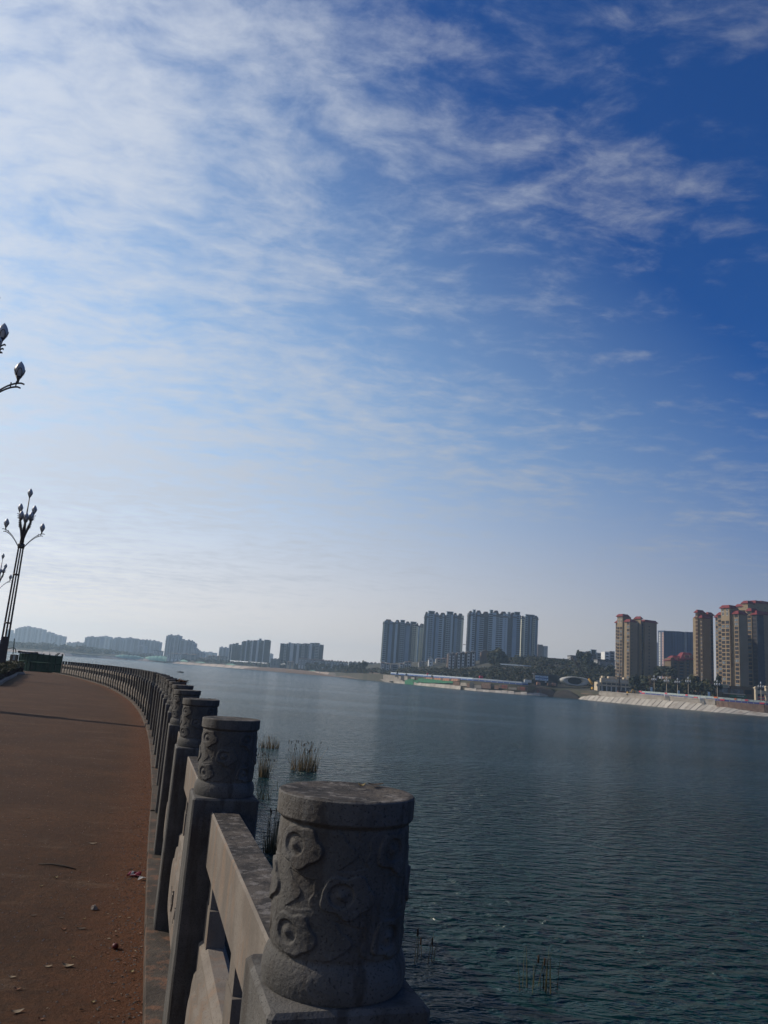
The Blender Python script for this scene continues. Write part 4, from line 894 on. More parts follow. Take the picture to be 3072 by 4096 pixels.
poly_wall(rw, 'base_course', 'slab', [(1572, 2722), (1640, 2728), (1640, 2738), (1575, 2732)], 4.0)
# green netting in ragged sheets
ng = thing('scaffold_net', inland(1650, 6), 'bright green scaffold netting over the excavation wall', 'netting')
for (x0, x1, t0, t1, b0, b1, o) in [(1619, 1634, 2722, 2717, 2738, 2740, 3.2), (1634, 1654, 2716, 2715, 2741, 2742, 3.5), (1654, 1672, 2722, 2720, 2735, 2734, 4.6), (1672, 1692, 2715, 2713, 2728, 2730, 5.4), (1690, 1716, 2713, 2716, 2730, 2731, 5.8), (1716, 1750, 2715, 2720, 2732, 2731, 5.6), (1750, 1784, 2719, 2724, 2732, 2733, 5.7), (1784, 1812, 2723, 2726, 2732, 2733, 5.9)]:
    s = MB(); n = 6; vs = []
    for i in range(n + 1):
        f = i / n; x = x0 + (x1 - x0) * f
        for y in (t0 + (t1 - t0) * f + rnd(-1, 1), (t0 + b0) / 2 + rnd(-1, 1), b0 + (b1 - b0) * f + rnd(-1, 1)):
            vs.append(tuple(fb(x, y, o + rnd(-.35, .35))))
    s.add(vs, sum([[(i * 3 + j, i * 3 + 3 + j, i * 3 + 4 + j, i * 3 + 1 + j) for j in range(2)] for i in range(n)], []))
    ob = s.build('net_sheet', 'net_bright', ng); md = ob.modifiers.new('thickness', 'SOLIDIFY'); md.thickness = .08
# steel frame and orange shuttering above the net, red formwork further right
fw = thing('shuttering', inland(1760, 8), 'sloping orange brown shuttering boards above the green netting', 'shuttering')
for k in range(17):
    x = 1695 + k * 8.6; poly_wall(fw, 'board', 'formwork_orange' if k % 4 else 'rust', [(x, 2709 + k * .35), (x + 8.0, 2709.4 + k * .35), (x + 5.5, 2722 + k * .2), (x - 2.5, 2721.6 + k * .2)], 7.9 - (k % 2) * .2, .4)
for i, (x0, x1, y0, y1, lab) in enumerate([(1995, 2030, 2738, 2752, 'left red formwork wall below the blue fence'), (2070, 2112, 2746, 2760, 'middle red formwork wall below the dirt bank'), (2138, 2202, 2756, 2777, 'large red formwork wall beside the dark gully')]):
    t = thing('formwork_wall', inland((x0 + x1) / 2, 6), lab, 'formwork', 'red formwork walls at the waterline')
    n = int((x1 - x0) / 9)
    for k in range(n):
        a = x0 + (x1 - x0) * k / n; c = x0 + (x1 - x0) * (k + 1) / n - .5; dy = (a - x0) * .085
        poly_wall(t, 'formwork_panel', 'formwork' if k % 3 else 'brick_brown', [(a, y0 + dy), (c, y0 + dy + .6), (c, y1 + dy + .6), (a, y1 + dy)], 6.2 + rnd(-.2, .2), .6)
        poly_wall(t, 'waling', 'rust', [(a, y0 + dy + 4), (c, y0 + dy + 4.6), (c, y0 + dy + 5.4), (a, y0 + dy + 4.8)], 5.85, .2)
for (x0, x1, y0, y1, o, m, lab) in [(1812, 1838, 2726, 2741, 6.5, 'rust', 'brown earth block right of the green netting'), (1842, 1866, 2730, 2743, 6.3, 'concrete_pale', 'pale concrete block right of the green netting'), (1868, 1878, 2733, 2748, 6.4, 'rust', 'narrow brown block beside the pale concrete block'), (1880, 1894, 2728, 2752, 5.6, 'dark', 'dark tarpaulined heap standing in the excavation'), (1896, 1924, 2740, 2753, 6.0, 'concrete_pale', 'low pale concrete block right of the dark heap'), (1926, 1962, 2731, 2753, 6.6, 'brick_brown', 'brown earth face left of a dark doorway'), (1964, 1975, 2735, 2748, 6.2, 'dark', 'dark doorway recess in the brown excavation wall'), (1978, 1994, 2741, 2756, 6.2, 'brick_brown', 'brown block right of the dark doorway'), (2034, 2066, 2749, 2757, 6.0, 'concrete_pale', 'long pale low block below the middle red formwork'), (2116, 2136, 2762, 2772, 6.0, 'rust', 'low brown block left of the large red formwork')]:
    t = thing('concrete_block' if m == 'concrete_pale' else 'excavation_block', inland((x0 + x1) / 2, o), lab, 'block')
    mid = (y0 + y1) / 2
    poly_wall(t, 'upper', m, [(x0, y0), (x1, y0 + 1.5), (x1, mid + 1.4), (x0, mid)], o, 2); poly_wall(t, 'lower', m, [(x0 - 1, mid + .1), (x1 + .6, mid + 1.5), (x1 + .6, y1 + 2), (x0 - 1, y1)], o - .25, 2)
# waterside aprons of pale rubble concrete
def apron(label, pts, h=1.0):
    t = thing('apron', shore(pts[0]), label, 'apron'); t['kind'] = 'structure'
    for k in range(len(pts) - 1):
        a, c = pts[k], pts[k + 1] - .6; s = MB(); r0, r1 = rnd(4.2, 6.5), rnd(4.2, 6.5); z = h + rnd(-.3, .5)
        def q(px, o, zz): p = shore(px); d = Vector((p.x, p.y, 0)).normalized(); return tuple(Vector((p.x, p.y, zz)) + d * o)
        s.hexa([q(a, -rnd(0, .8), -1), q(c, -rnd(0, .8), -1), q(c, r1, -1), q(a, r0, -1)], [q(a, rnd(.2, .9), .25), q(c, rnd(.2, .9), .25), q(c, r1, z + .5), q(a, r0, z + .3)])
        s.build('apron_slab', 'slab' if k % 4 else 'concrete_pale', t)
apron('pale rough concrete apron at the waterline below the green netting', [1655, 1668, 1684, 1702, 1720, 1741, 1762, 1780, 1800, 1820, 1842], 2.4)
apron('long low pale concrete apron along the excavation foot', [1858, 1880, 1905, 1930, 1956, 1980, 2006, 2030, 2056, 2082, 2108, 2134, 2160, 2192], 1.6)
# earth banks and heaps
def heap(label, px0, px1, pyt, o, m='earth', cat='earth heap', name='earth_heap', deep=12, group=None, ridges=0, n=22, seed=0):
    a, c = inland(px0, o), inland(px1, o); mid = inland((px0 + px1) / 2, o); zt = fb((px0 + px1) / 2, pyt, o).z; zb = min(a.z, c.z) - 2.5
    s = MB(); rows = 9
    for j in range(rows):
        v = j / (rows - 1)
        for i in range(n + 1):
            u = i / n; p = a.lerp(c, u); d = Vector((p.x, p.y, 0)).normalized()
            prof = (math.sin(math.pi * u) ** (.32 if name == 'netted_mound' else .55)) * (1 - (2 * v - 1) ** 2) ** .8
            hgt = zb + (zt - zb) * prof * (1 + .16 * mnoise.noise(Vector((u * 5 + seed, v * 3, seed)))) + (ridges * math.sin(u * n * 1.9 + v) * prof)
            q_ = p + d * (v * deep - 2); s.v.append((q_.x, q_.y, hgt))
    for j in range(rows - 1):
        for i in range(n): q_ = j * (n + 1) + i; s.f.append([q_, q_ + 1, q_ + n + 2, q_ + n + 1]); s.m.append(0); s.smooth.append(not ridges)
    return s.build(name, m, label=label, cat=cat, group=group)
heap('broad brown earth heap on the point left of the stepped wall', 1425, 1545, 2688, 14, deep=26, seed=1)
heap('low dark earth spit at the end of the pinkish slope', 1335, 1450, 2703, 3, deep=16, seed=2)
heap('brown earth bank on the waterline below the broad heap', 1400, 1530, 2712, 2, deep=12, seed=3)
heap('brown cut earth bank below the blue fence', 1885, 2120, 2728, 8.2, deep=10, seed=4, m='soil')
heap('cut earth bank above the red formwork', 2060, 2240, 2742, 8.0, deep=10, seed=5, m='soil')
heap('shade-painted earth gully wall between red formwork and pale slabs', 2195, 2330, 2758, 5.5, deep=14, seed=6, m='gully')
heap('brown earth shoulder left of the pale slabs', 2306, 2402, 2768, 8.5, deep=8, seed=7)
for (x0, x1, t, lab, sd_) in [(322, 384, 2617, 'pale green netted mound furthest left', 11), (388, 446, 2624, 'small green netted mound second from the left', 12), (456, 580, 2620, 'longest green netted mound on the far shore', 13), (576, 694, 2624, 'green netted mound with steep ridges right of the longest one', 14), (714, 752, 2639, 'small green netted mound below the pale flats', 15), (776, 830, 2647, 'low green netted mound by the sheds', 16), (858, 886, 2655, 'small green netted mound left of two low ones', 17), (896, 946, 2654, 'twin humped green netted mound below the dark flats', 18), (1230, 1266, 2681, 'tiny green netted strip before the white terrace', 19)]:
    heap(lab, x0, x1, t, 16, 'net_green', 'mound', 'netted_mound', 34, 'green netted mounds on the far shore', .55, 26, sd_)
heap('grey rubble strip along the far shore top', 950, 1380, 2676, 13, 'rust', 'rubble', 'rubble_strip', 12, None, .3, 40, 21)

# oval ring pavilion
def ring_building():
    c0 = fb(2302, 2725, 34); Y = c0.y; sc = Y / FPX; root = thing('ring_pavilion', (c0.x, Y, fb(2302, 2744, 34).z), 'pale oval ring shaped pavilion with a round eye opening by the shore', 'pavilion')
    Zt = fb(2302, 2707, 34).z; Zb = fb(2302, 2746, 34).z; n = 48; s = MB()
    L0, R0 = at(2240, 2730, Y).x, at(2372, 2742, Y).x; e0, e1 = at(2270, 2728, Y).x, at(2329, 2730, Y).x; ez, eh = (at(2300, 2724, Y).z), (at(2300, 2711, Y).z - at(2300, 2738, Y).z) / 2
    cx = (e0 + e1) / 2; ew = (e1 - e0) / 2
    def outer(a):
        x = math.cos(a); z = math.sin(a); X_ = cx + (x * (R0 - cx) if x > 0 else x * (cx - L0)); 
        Zz = ez + (z * (Zt - ez) if z > 0 else z * (ez - Zb)); return X_, Zz
    rings = []
    for (f, dy) in ((1.0, 5.0), (1.02, 1.5), (.93, -.8), (.72, -2.2), (.45, -2.6), (.18, -2.2), (.03, -1.2), (.0, .6), (.05, 3.5)):
        rings.append([(cx + ew * math.cos(a) + f * (outer(a)[0] - cx - ew * math.cos(a)), Y + dy, ez + eh * math.sin(a) + f * (outer(a)[1] - ez - eh * math.sin(a))) for a in [2 * math.pi * k / n for k in range(n)]])
    vs = sum(rings, []); s.add(vs, [(i * n + k, (i + 1) * n + k, (i + 1) * n + (k + 1) % n, i * n + (k + 1) % n) for i in range(len(rings) - 1) for k in range(n)], 0, True)
    s.build('shell', 'ring', root)
    g = MB(); g.add([(cx + ew * 1.02 * math.cos(2 * math.pi * k / n), Y + 3.4, ez + eh * 1.02 * math.sin(2 * math.pi * k / n)) for k in range(n)], [tuple(range(n))]); g.build('pane', 'glass', root)
ring_building()
# dark hut with a blue display board
def board():
    o = 22; x = lambda px, py: fb(px, py, o); Y = x(2180, 2720).y
    root = thing('display_board', x(2180, 2735), 'dark hut with two pale blue display panels above the excavation', 'board')
    def bx(px0, px1, py0, py1, y0, y1, m, n, par=root):
        a, c = at(px0, (py0 + py1) / 2, Y), at(px1, (py0 + py1) / 2, Y); s = MB(); s.box((a.x, Y + y0, at((px0 + px1) / 2, py1, Y).z), (c.x, Y + y1, at((px0 + px1) / 2, py0, Y).z)); return s.build(n, m, par)
    bx(2140, 2231, 2698, 2742, .5, 9, 'dark', 'wall'); bx(2136, 2214, 2696, 2698.6, -1, 9.5, 'roof_grey', 'roof')
    for py0, py1 in ((2702.5, 2710), (2714, 2722)):
        pn = bx(2141.5, 2193, py0, py1, .2, .45, 'sign_pale', 'panel')
        for k in range(8): bx(2145 + k * 5.6, 2145 + k * 5.6 + (3.2 if k % 3 else 1.6), py0 + 2 + (k % 2), py1 - 2.4, .08, .19, 'screen_blue', 'print_mark', pn)
    bx(2141, 2193.5, 2710.4, 2713.6, .2, .45, 'screen_blue', 'panel'); bx(2180, 2187, 2725, 2730, .2, .45, 'white', 'notice')
board()
# crawler crane
def crane():
    o = 20; Y = inland(2340, o).y; p = lambda px, py: at(px, py, Y)
    root = thing('mobile_crane', p(2375, 2748), 'mobile crane with a long dark boom raised leftwards over the ring pavilion', 'crane')
    s = MB(); A, B = p(2354, 2714), p(2285, 2627)
    d = (B - A).normalized(); nrm = Vector((d.z, 0, -d.x)) * .55
    for sx in (-1, 1):
        for sy in (-.5, .5): s.tube([A + nrm * sx + Vector((0, sy, 0)), B + nrm * sx * .6 + Vector((0, sy, 0))], .16, 0, 5)
    L_ = (B - A).length; k = 0.
    while k < L_ - 1.5:
        s.tube([A + d * k + nrm, A + d * (k + 1.2) - nrm], .09, 0, 4); s.tube([A + d * (k + 1.2) - nrm, A + d * (k + 2.4) + nrm], .09, 0, 4); k += 2.4
    s.build('lattice_boom', 'dark_metal', root)
    s = MB(); s.tube([p(2378, 2747), A], [1.1, .9], 0, 6); s.build('boom_base', 'yellow', root)
    s = MB(); s.tube([B, B + Vector((.3, 0, -2.2))], .12, 0, 5); s.tube([B + Vector((.3, 0, -2.2)), B + Vector((.3, 0, -2.8))], .4, 0, 6); s.build('hook', 'dark_metal', root)
    c = p(2382, 2750); s = MB(); s.box((c.x - 3, Y - 1.5, c.z - 1.6), (c.x + 4, Y + 1.5, c.z + .2), 0, .2); s.build('deck', 'yellow', root)
    s = MB(); s.box((c.x - 2.6, Y - 1.4, c.z + .21), (c.x - .8, Y + .6, c.z + 2.2), 0, .2); s.build('cab', 'glass', root)
    for sy in (-1.9, 1.55): s = MB(); s.box((c.x - 4, Y + sy, c.z - 2.7), (c.x + 4.6, Y + sy + .4, c.z - 1.61), 0, .3); s.build('track', 'dark', root)
    # drilling mast right of it
    o2 = 14; Y2 = inland(2476, o2).y; q = lambda px, py: at(px, py, Y2)
    r2 = thing('piling_rig', q(2478, 2772), 'piling rig with a tall thin dark mast in front of the lone cream tower', 'machine')
    s = MB(); s.tube([q(2474, 2773), q(2481, 2648)], [.42, .2], 0, 6); s.build('mast', 'dark_metal', r2)
    s = MB(); s.tube([q(2484, 2766), q(2478, 2705)], [.2, .14], 0, 5); s.build('back_stay', 'dark_metal', r2)
    c = q(2486, 2769); s = MB(); s.box((c.x - 3, Y2 - 1.4, c.z - 1.0), (c.x + 4, Y2 + 1.4, c.z + .9), 0, .2); s.build('body', 'frame_red', r2)
    s = MB(); s.box((c.x - 3.6, Y2 - 1.9, c.z - 2.2), (c.x + 4.4, Y2 + 1.9, c.z - 1.01), 0, .3); s.build('track', 'dark', r2)
    # little yellow digger
    o3 = 12; Y3 = inland(2520, o3).y; c = at(2516, 2774, Y3)
    r3 = thing('excavator', c, 'small yellow excavator beside the restaurant columns', 'excavator')
    s = MB(); s.box((c.x - 1.4, Y3 - 1.1, c.z - .1), (c.x + 1.6, Y3 + 1.1, c.z + 1.2), 0, .15); s.build('body', 'yellow', r3)
    s = MB(); s.box((c.x - 1.7, Y3 - 1.3, c.z - 1.0), (c.x + 1.7, Y3 + 1.3, c.z - .11), 0, .2); s.build('track', 'dark', r3)
    s = MB(); s.tube([(c.x + 1.2, Y3, c.z + .8), (c.x + 2.6, Y3, c.z + 3.0), (c.x + 4.4, Y3, c.z + 2.0), (c.x + 4.9, Y3, c.z + .2)], [.3, .28, .24, .3], 0, 6); s.build('arm', 'yellow', r3)
crane()
def tower_crane():
    Y = 1900; p = lambda px, py: at(px, py, Y); root = thing('tower_crane', p(1864, 2640), 'tiny distant tower crane in the gap between two white towers', 'crane')
    s = MB(); s.tube([p(1866, 2640), p(1866, 2579)], 1.0, 0, 4); s.build('mast', 'roof_rust', root); s = MB(); s.tube([p(1852, 2577), p(1872, 2580.5)], .8, 0, 4); s.build('jib', 'roof_rust', root)
tower_crane()
# small site things on the promenade
for (px, py, o, wd, m, lab, cat) in [(2155, 2734, 14, 1.6, 'formwork_orange', 'orange site box left under the display board', 'box'), (2202, 2737, 14, 2.4, 'rust', 'rust red machine right of the display board', 'machine'), (2216, 2737, 16, 1.8, 'formwork_orange', 'orange machine left of the ring pavilion', 'machine'), (1712, 2697, 14, 1, 'banner_red', 'small red flag board on the blue fence', 'board'), (1925, 2708, 14, 1.6, 'banner_red', 'red site box on the blue fence line', 'box'), (2112, 2724, 15, 3, 'white', 'white site cabin left of the display board', 'cabin')]:
    p = fb(px, py, o); r = thing('site_box' if cat == 'box' else cat.replace(' ', '_'), p, lab, cat); s = MB(); s.box((p.x - wd, p.y, p.z - 1.2), (p.x + wd, p.y + 2.5, p.z + 1.0), 0, .2); s.build('body', m, r)
    s = MB(); s.box((p.x - wd * .5, p.y + .3, p.z + 1.01), (p.x + wd * .3, p.y + 2, p.z + 2.0), 0, .2); s.build('cab', 'dark', r)
# drain pipes in white sheeting on the slope
for px, py, lab in ((2672, 2792, 'white sheeted drain pipes hanging over the left retaining wall'), (2812, 2806, 'white sheeted drain pipes hanging over the middle retaining wall')):
    p = fb(px, py, 7.6); r = thing('drain_pipes', p, lab, 'pipes')
    for k in range(6):
        s = MB(); x = p.x + (k - 3) * .75; s.tube([(x, p.y + .6, p.z + 2.4), (x + .2, p.y - .3, p.z + 1.2 + rnd(-.3, .3)), (x + rnd(-.3, .5), p.y - .9, p.z - 1.4 + rnd(-.5, .5))], [.34, .3, .22], 0, 6); s.build('pipe', 'white', r)
# stairs, long wall and grey rock on the hill
wt = thing('hill_wall', fb(2060, 2660, 150), 'long pale low wall across the wooded hill', 'wall')
for k in range(8):
    poly_wall(wt, 'wall_panel', 'fence_white', [(1999 + k * 16, 2653.5 + k * 1.1), (2014.6 + k * 16, 2654.6 + k * 1.1), (2014.6 + k * 16, 2659.6 + k * 1.1), (1999 + k * 16, 2658.5 + k * 1.1)], 155, 1)
st = thing('stairs', fb(2018, 2680, 75), 'pale steep stairway on the wooded slope', 'stairs')
for k in range(9): poly_wall(st, 'step', 'concrete_pale', [(2012 + k * 1.3, 2692 - k * 3), (2016 + k * 1.3, 2692.3 - k * 3), (2017.3 + k * 1.3, 2689.3 - k * 3), (2013.3 + k * 1.3, 2689 - k * 3)], 98 + k * 2.2, 2.2)
rk = heap('grey fish shaped rock on the hillside', 2208, 2266, 2666, 188, 'rock', 'rock', 'rock', 10, None, 0, 22, 31)

# ------------------------------------------------------------------ trees
def crown_mesh(r, h, n, leaf, seed, cols=('tree', 'tree_b')):
    q = random.Random(seed); s = MB(); lobes = []
    for _ in range(9): 
        a = q.uniform(0, 6.28); t = q.uniform(.25, .95); rr = r * (.62 if t < .7 else .35) * q.uniform(.6, 1); lobes.append((rr * math.cos(a), rr * math.sin(a), h * t, r * q.uniform(.34, .58)))
    for _ in range(n):
        lx, ly, lz, lr = q.choice(lobes); d = Vector((q.gauss(0, 1), q.gauss(0, 1), q.gauss(0, 1))).normalized() * lr * q.uniform(.55, 1.08)
        c = Vector((lx, ly, lz)) + d * Vector((1, 1, .85)).length / 1.7
        nn = (d.normalized() + Vector((q.uniform(-.7, .7), q.uniform(-.7, .7), q.uniform(-.2, .9)))).normalized(); t1 = nn.orthogonal().normalized(); t2 = nn.cross(t1); a = q.uniform(0, 6.28)
        u = (t1 * math.cos(a) + t2 * math.sin(a)) * leaf * q.uniform(.6, 1.2); v = (t2 * math.cos(a) - t1 * math.sin(a)) * leaf * q.uniform(.4, .9)
        s.add([tuple(c - u), tuple(c - v * .8), tuple(c + u), tuple(c + v)], [(0, 1, 2, 3)], 0 if q.random() < .7 else 1)
    return s.mesh('crown', list(cols))
CR_ = [crown_mesh(3.6, 6.6, 420, .75, k) for k in range(4)]; CRB = crown_mesh(3.4, 7.5, 300, .7, 9, ('tree_brown', 'tree_b')); CRC = crown_mesh(2.6, 11, 420, .75, 12, ('tree', 'tree'))
tb = MB(); tb.tube([(0, 0, -1), (.1, 0, 1.4), (0, .1, 3.4)], [.3, .22, .12], 0, 7)
for a in (0, 2.1, 4.2): tb.tube([(.05, 0, 1.6), (1.1 * math.cos(a), 1.1 * math.sin(a), 3.2), (1.9 * math.cos(a), 1.9 * math.sin(a), 4.6)], [.13, .09, .04], 0, 5)
TR_ = tb.mesh('trunk', ['trunk'])
def tree(label, px, o, sc, crown=None, group=None, drop=0., cat='tree'):
    p = inland(px, o); t = thing('tree', (p.x, p.y, p.z - drop), label, cat, group)
    inst('trunk', TR_, t, (0, 0, 0), rnd(0, 6), sc=(sc, sc, sc)); inst('crown', crown or random.choice(CR_), t, (0, 0, 1.3 * sc), rnd(0, 6.3), sc=(sc * rnd(.95, 1.1), sc * rnd(.95, 1.1), sc)); return t
for px, o, sc, cr, lab in [(2536, 30, 1.5, None, 'round dark tree at the restaurant right end'), (2560, 34, 1.65, None, 'dark tree second from the restaurant'), (2590, 30, 1.5, None, 'dark tree behind the leftmost shore lamp'), (2618, 28, 1.6, CRB, 'bare brownish tree between dark trees on the promenade'), (2646, 30, 1.35, None, 'low dark tree between brownish tree and first twin lamp'), (2680, 32, 1.45, None, 'dark tree right of the second shore lamp'), (2706, 30, 1.4, None, 'dark tree behind the third shore lamp'), (2734, 32, 1.55, None, 'dark tree left of the tallest shore lamp'), (2768, 30, 1.7, None, 'dark tree right of the tallest shore lamp'), (2796, 32, 1.75, None, 'tall dark tree before the narrow cream wing'), (2824, 30, 1.5, None, 'dark tree left of the small green tree'), (2846, 24, 1.2, None, 'small green rounded tree before the shop'), (2872, 22, 1.25, CRC, 'dark conifer standing left of the shop')]:
    tree(lab, px, o, sc, cr, 'trees along the right promenade')
for px, o, sc, cr, lab in [(1968, 175, 2.2, None, 'big dark tree crowning the slope right of the brown gabled house'), (1984, 170, 2.4, None, 'tallest dark tree beside the brown gabled house'), (2000, 180, 1.9, None, 'dark tree right of the tallest one on the slope'), (2318, 215, 1.9, None, 'round dark tree on the hill crest behind the crane boom'), (2345, 215, 2.0, None, 'second round dark tree on the hill crest behind the crane'), (2438, 200, 1.7, None, 'dark tree before the pale small hill flats'), (2455, 195, 1.6, None, 'dark tree touching the lone cream tower on the hill')]:
    tree(lab, px, o, sc, cr, 'trees standing out on the hill')
# promenade trees far off: a row one can tell apart
row = [(1085 + 17.5 * k, 24, 1.5) for k in range(22)]
for k, (px, o, sc) in enumerate(row):
    tree('dark round tree in the shore row before the white terrace', px + rnd(-4, 4), o + rnd(-3, 6), sc * rnd(.85, 1.25), group='shore row of trees before the white terrace')
# woods that read as one mass
wd = MB(); q = random.Random(5)
def clump(p, r, h, n, leaf):
    for _ in range(n):
        d = Vector((q.gauss(0, 1), q.gauss(0, 1), abs(q.gauss(0, .8)))); d = d.normalized() * q.uniform(.6, 1.05); c = Vector((p.x + d.x * r, p.y + d.y * r, p.z + h * (.15 + .8 * d.z)))
        nn = (d + Vector((q.uniform(-.6, .6), q.uniform(-.6, .6), q.uniform(0, .7)))).normalized(); t1 = nn.orthogonal().normalized(); t2 = nn.cross(t1); a = q.uniform(0, 6.28)
        u = (t1 * math.cos(a) + t2 * math.sin(a)) * leaf * q.uniform(.6, 1.2); v = (t2 * math.cos(a) - t1 * math.sin(a)) * leaf * q.uniform(.4, .9)
        wd.add([tuple(c - u), tuple(c - v), tuple(c + u), tuple(c + v)], [(0, 1, 2, 3)], 0 if q.random() < .62 else (1 if q.random() < .75 else 2))
for _ in range(1500):
    px = q.uniform(1590, 2470); o = q.uniform(16, 260)
    if px < 1800 and o > 150: continue
    if 1780 < px < 1965 and o > 130: continue
    if 2228 < px < 2385 and o < 62: continue
    if 2130 < px < 2235 and o < 40: continue
    if px > 2385 and o < 70: continue
    if 2203 < px < 2270 and 150 < o < 200: continue
    if 1996 < px < 2130 and 112 < o < 160: continue
    p = inland(px, o); s_ = q.uniform(.7, 1.5) * (1 if o > 40 else .8)
    clump(p, 3.2 * s_, 5.2 * s_, 46, 1.15)
for _ in range(90):
    p = inland(q.uniform(2385, 2540), q.uniform(140, 230)); s_ = q.uniform(.8, 1.4); clump(p, 3.2 * s_, 5.5 * s_, 46, 1.15)
for _ in range(60):
    p = inland(q.uniform(1525, 1600), q.uniform(20, 60)); s_ = q.uniform(.6, 1.0); clump(p, 3 * s_, 4.6 * s_, 40, 1.1)
for _ in range(60):              # behind the mid-rise between the cream towers
    p = inland(q.uniform(2628, 2690), q.uniform(150, 260)); p.z += 14; clump(p, 4.5, 9, 46, 1.5)
wd.build('hillside_woods', ['tree', 'tree_b', 'tree_brown'], kind='stuff', label='dark woods covering the far bank hill', cat='woods')
wd = MB()
for _ in range(420):             # hazy wooded shore far left
    px = q.uniform(-260, 540); o = q.uniform(60, 420); p = inland(px, o); s_ = q.uniform(.9, 1.9) * lerp([-260, 100, 300, 400, 540], [1, 1.1, 1.2, 1.0, .5], px); clump(p, 5 * s_, 6.5 * s_, 30, 3.6)
for _ in range(420):
    px = q.uniform(540, 1560); o = q.uniform(24, 110); p = inland(px, o); s_ = q.uniform(.8, 1.7); clump(p, 4 * s_, 5.0 * s_, 26, 2.0)
wd.build('far_shore_woods', ['tree', 'tree_b', 'tree_brown'], kind='stuff', label='hazy woods along the far left shore', cat='woods')

# shore lamps on the right promenade (clusters of pale bulbs)
def shore_lamp(label, px, pyt, o=16, tall=1.):
    p = inland(px, o); zt = at(px, pyt, p.y).z; t = thing('shore_lamp', p, label, 'street lamp', 'lamps on the far promenade'); h = zt - p.z
    s = MB(); s.tube([p + Vector((0, 0, -.5)), p + Vector((0, 0, h * .55)), p + Vector((0, 0, h * .93))], [.28, .2, .14], 0, 7); s.build('pole', 'beige', t)
    for k in range(6):
        a = k * math.pi / 3; r = 1.5; s = MB(); d = Vector((math.cos(a), math.sin(a), 0)); b0 = p + Vector((0, 0, h * .72))
        s.tube([b0, b0 + d * r * .7 + Vector((0, 0, .1)), b0 + d * r + Vector((0, 0, .8))], .1, 0, 5); ar = s.build('arm', 'dark_metal', t)
        s = MB(); s.lathe([(.1, 0), (.42, .5), (.38, 1.0), (.05, 1.7)], 8, 0, tuple(b0 + d * r + Vector((0, 0, .8)))); s.build('bulb', 'lamp_glass', ar)
    s = MB(); s.lathe([(.1, 0), (.46, .6), (.4, 1.1), (.05, 1.9)], 8, 0, tuple(p + Vector((0, 0, h * .93)))); s.build('bulb', 'lamp_glass', t)
for px, py, lab in ((2617, 2706, 'shore lamp furthest left, before the cream tower shade'), (2667, 2713, 'shore lamp before the dark gap between towers'), (2711, 2718, 'shore lamp before the brown mid-rise'), (2754, 2713, 'tallest looking shore lamp left of the narrow cream wing'), (2871, 2726, 'shore lamp among leaves beside the dark conifer'), (3047, 2733, 'shore lamp before the cream gateway')): shore_lamp(lab, px, py)
for px, py, lab in ((2607, 2757, 'tall pale sign under the leftmost shore lamp'), (2716, 2770, 'pale blue sign below the brown mid-rise'), (2838, 2776, 'pale blue sign before the small green tree')):
    p = inland(px, 14); zt = at(px, py - 8, p.y).z; t = thing('road_sign', p, lab, 'sign', 'signs on the far promenade')
    s = MB(); s.tube([p, Vector((p.x, p.y, zt - 1))], .1, 0, 6); s.build('post', 'white', t); s = MB(); s.box((p.x - .9, p.y - .22, zt - 3.0), (p.x + .5, p.y - .1, zt), 0, .03); s.build('board', 'sign_pale', t)

# ------------------------------------------------------------------ near left: lamps, hedge, hoarding
def bud_mesh():
    ctl = [(.03, 0), (.05, .04), (.11, .12), (.155, .24), (.165, .33), (.145, .44), (.10, .54), (.05, .61), (.008, .66)]; pr = []
    for i in range(len(ctl) - 1):
        a, b_, c, d = Vector(ctl[max(i - 1, 0)]), Vector(ctl[i]), Vector(ctl[i + 1]), Vector(ctl[min(i + 2, len(ctl) - 1)])
        for k in range(4):
            t = k / 4; v = .5 * ((2 * b_) + (c - a) * t + (2 * a - 5 * b_ + 4 * c - d) * t * t + (3 * b_ - a - 3 * c + d) * t ** 3); pr.append((max(.006, v.x), v.y))
    s = MB(); s.lathe(pr + [ctl[-1]], 28)
    me = s.mesh('bulb', ['lamp_glass']); c = MB()
    for k in range(4):           # sepal outlines clasping the bud
        a0 = k * math.pi / 2
        pts = []
        for t in range(13):
            f = t / 12; a = a0 + (f - .5) * 1.5; z = .10 + .27 * math.sin(math.pi * f); r = lerp([0, .04, .12, .24, .33, .44], [.04, .06, .118, .163, .172, .15], z); pts.append((r * math.cos(a), r * math.sin(a), z))
        c.tube(pts, .014, 0, 5)
    c.lathe([(.02, -.12), (.035, -.10), (.05, .0), (.105, .10), (.098, .105)], 14)
    return me, c.mesh('sepals', ['dark_metal'])
BUD, SEP = bud_mesh()
def blade(s, pts, w0, th):       # a flat tapering arm
    n = len(pts)
    for sgn in (1,):
        vs = []
        for i, (r, z, wd) in enumerate(pts):
            vs += [(r, -wd, z), (r, wd, z), (r, wd, z - th), (r, -wd, z - th)]
        fs = [(0, 1, 2, 3), ((n - 1) * 4 + 3, (n - 1) * 4 + 2, (n - 1) * 4 + 1, (n - 1) * 4)]
        for i in range(n - 1):
            for k in range(4): fs.append((i * 4 + k, (i + 1) * 4 + k, (i + 1) * 4 + (k + 1) % 4, i * 4 + (k + 1) % 4))
        s.add(vs, fs)
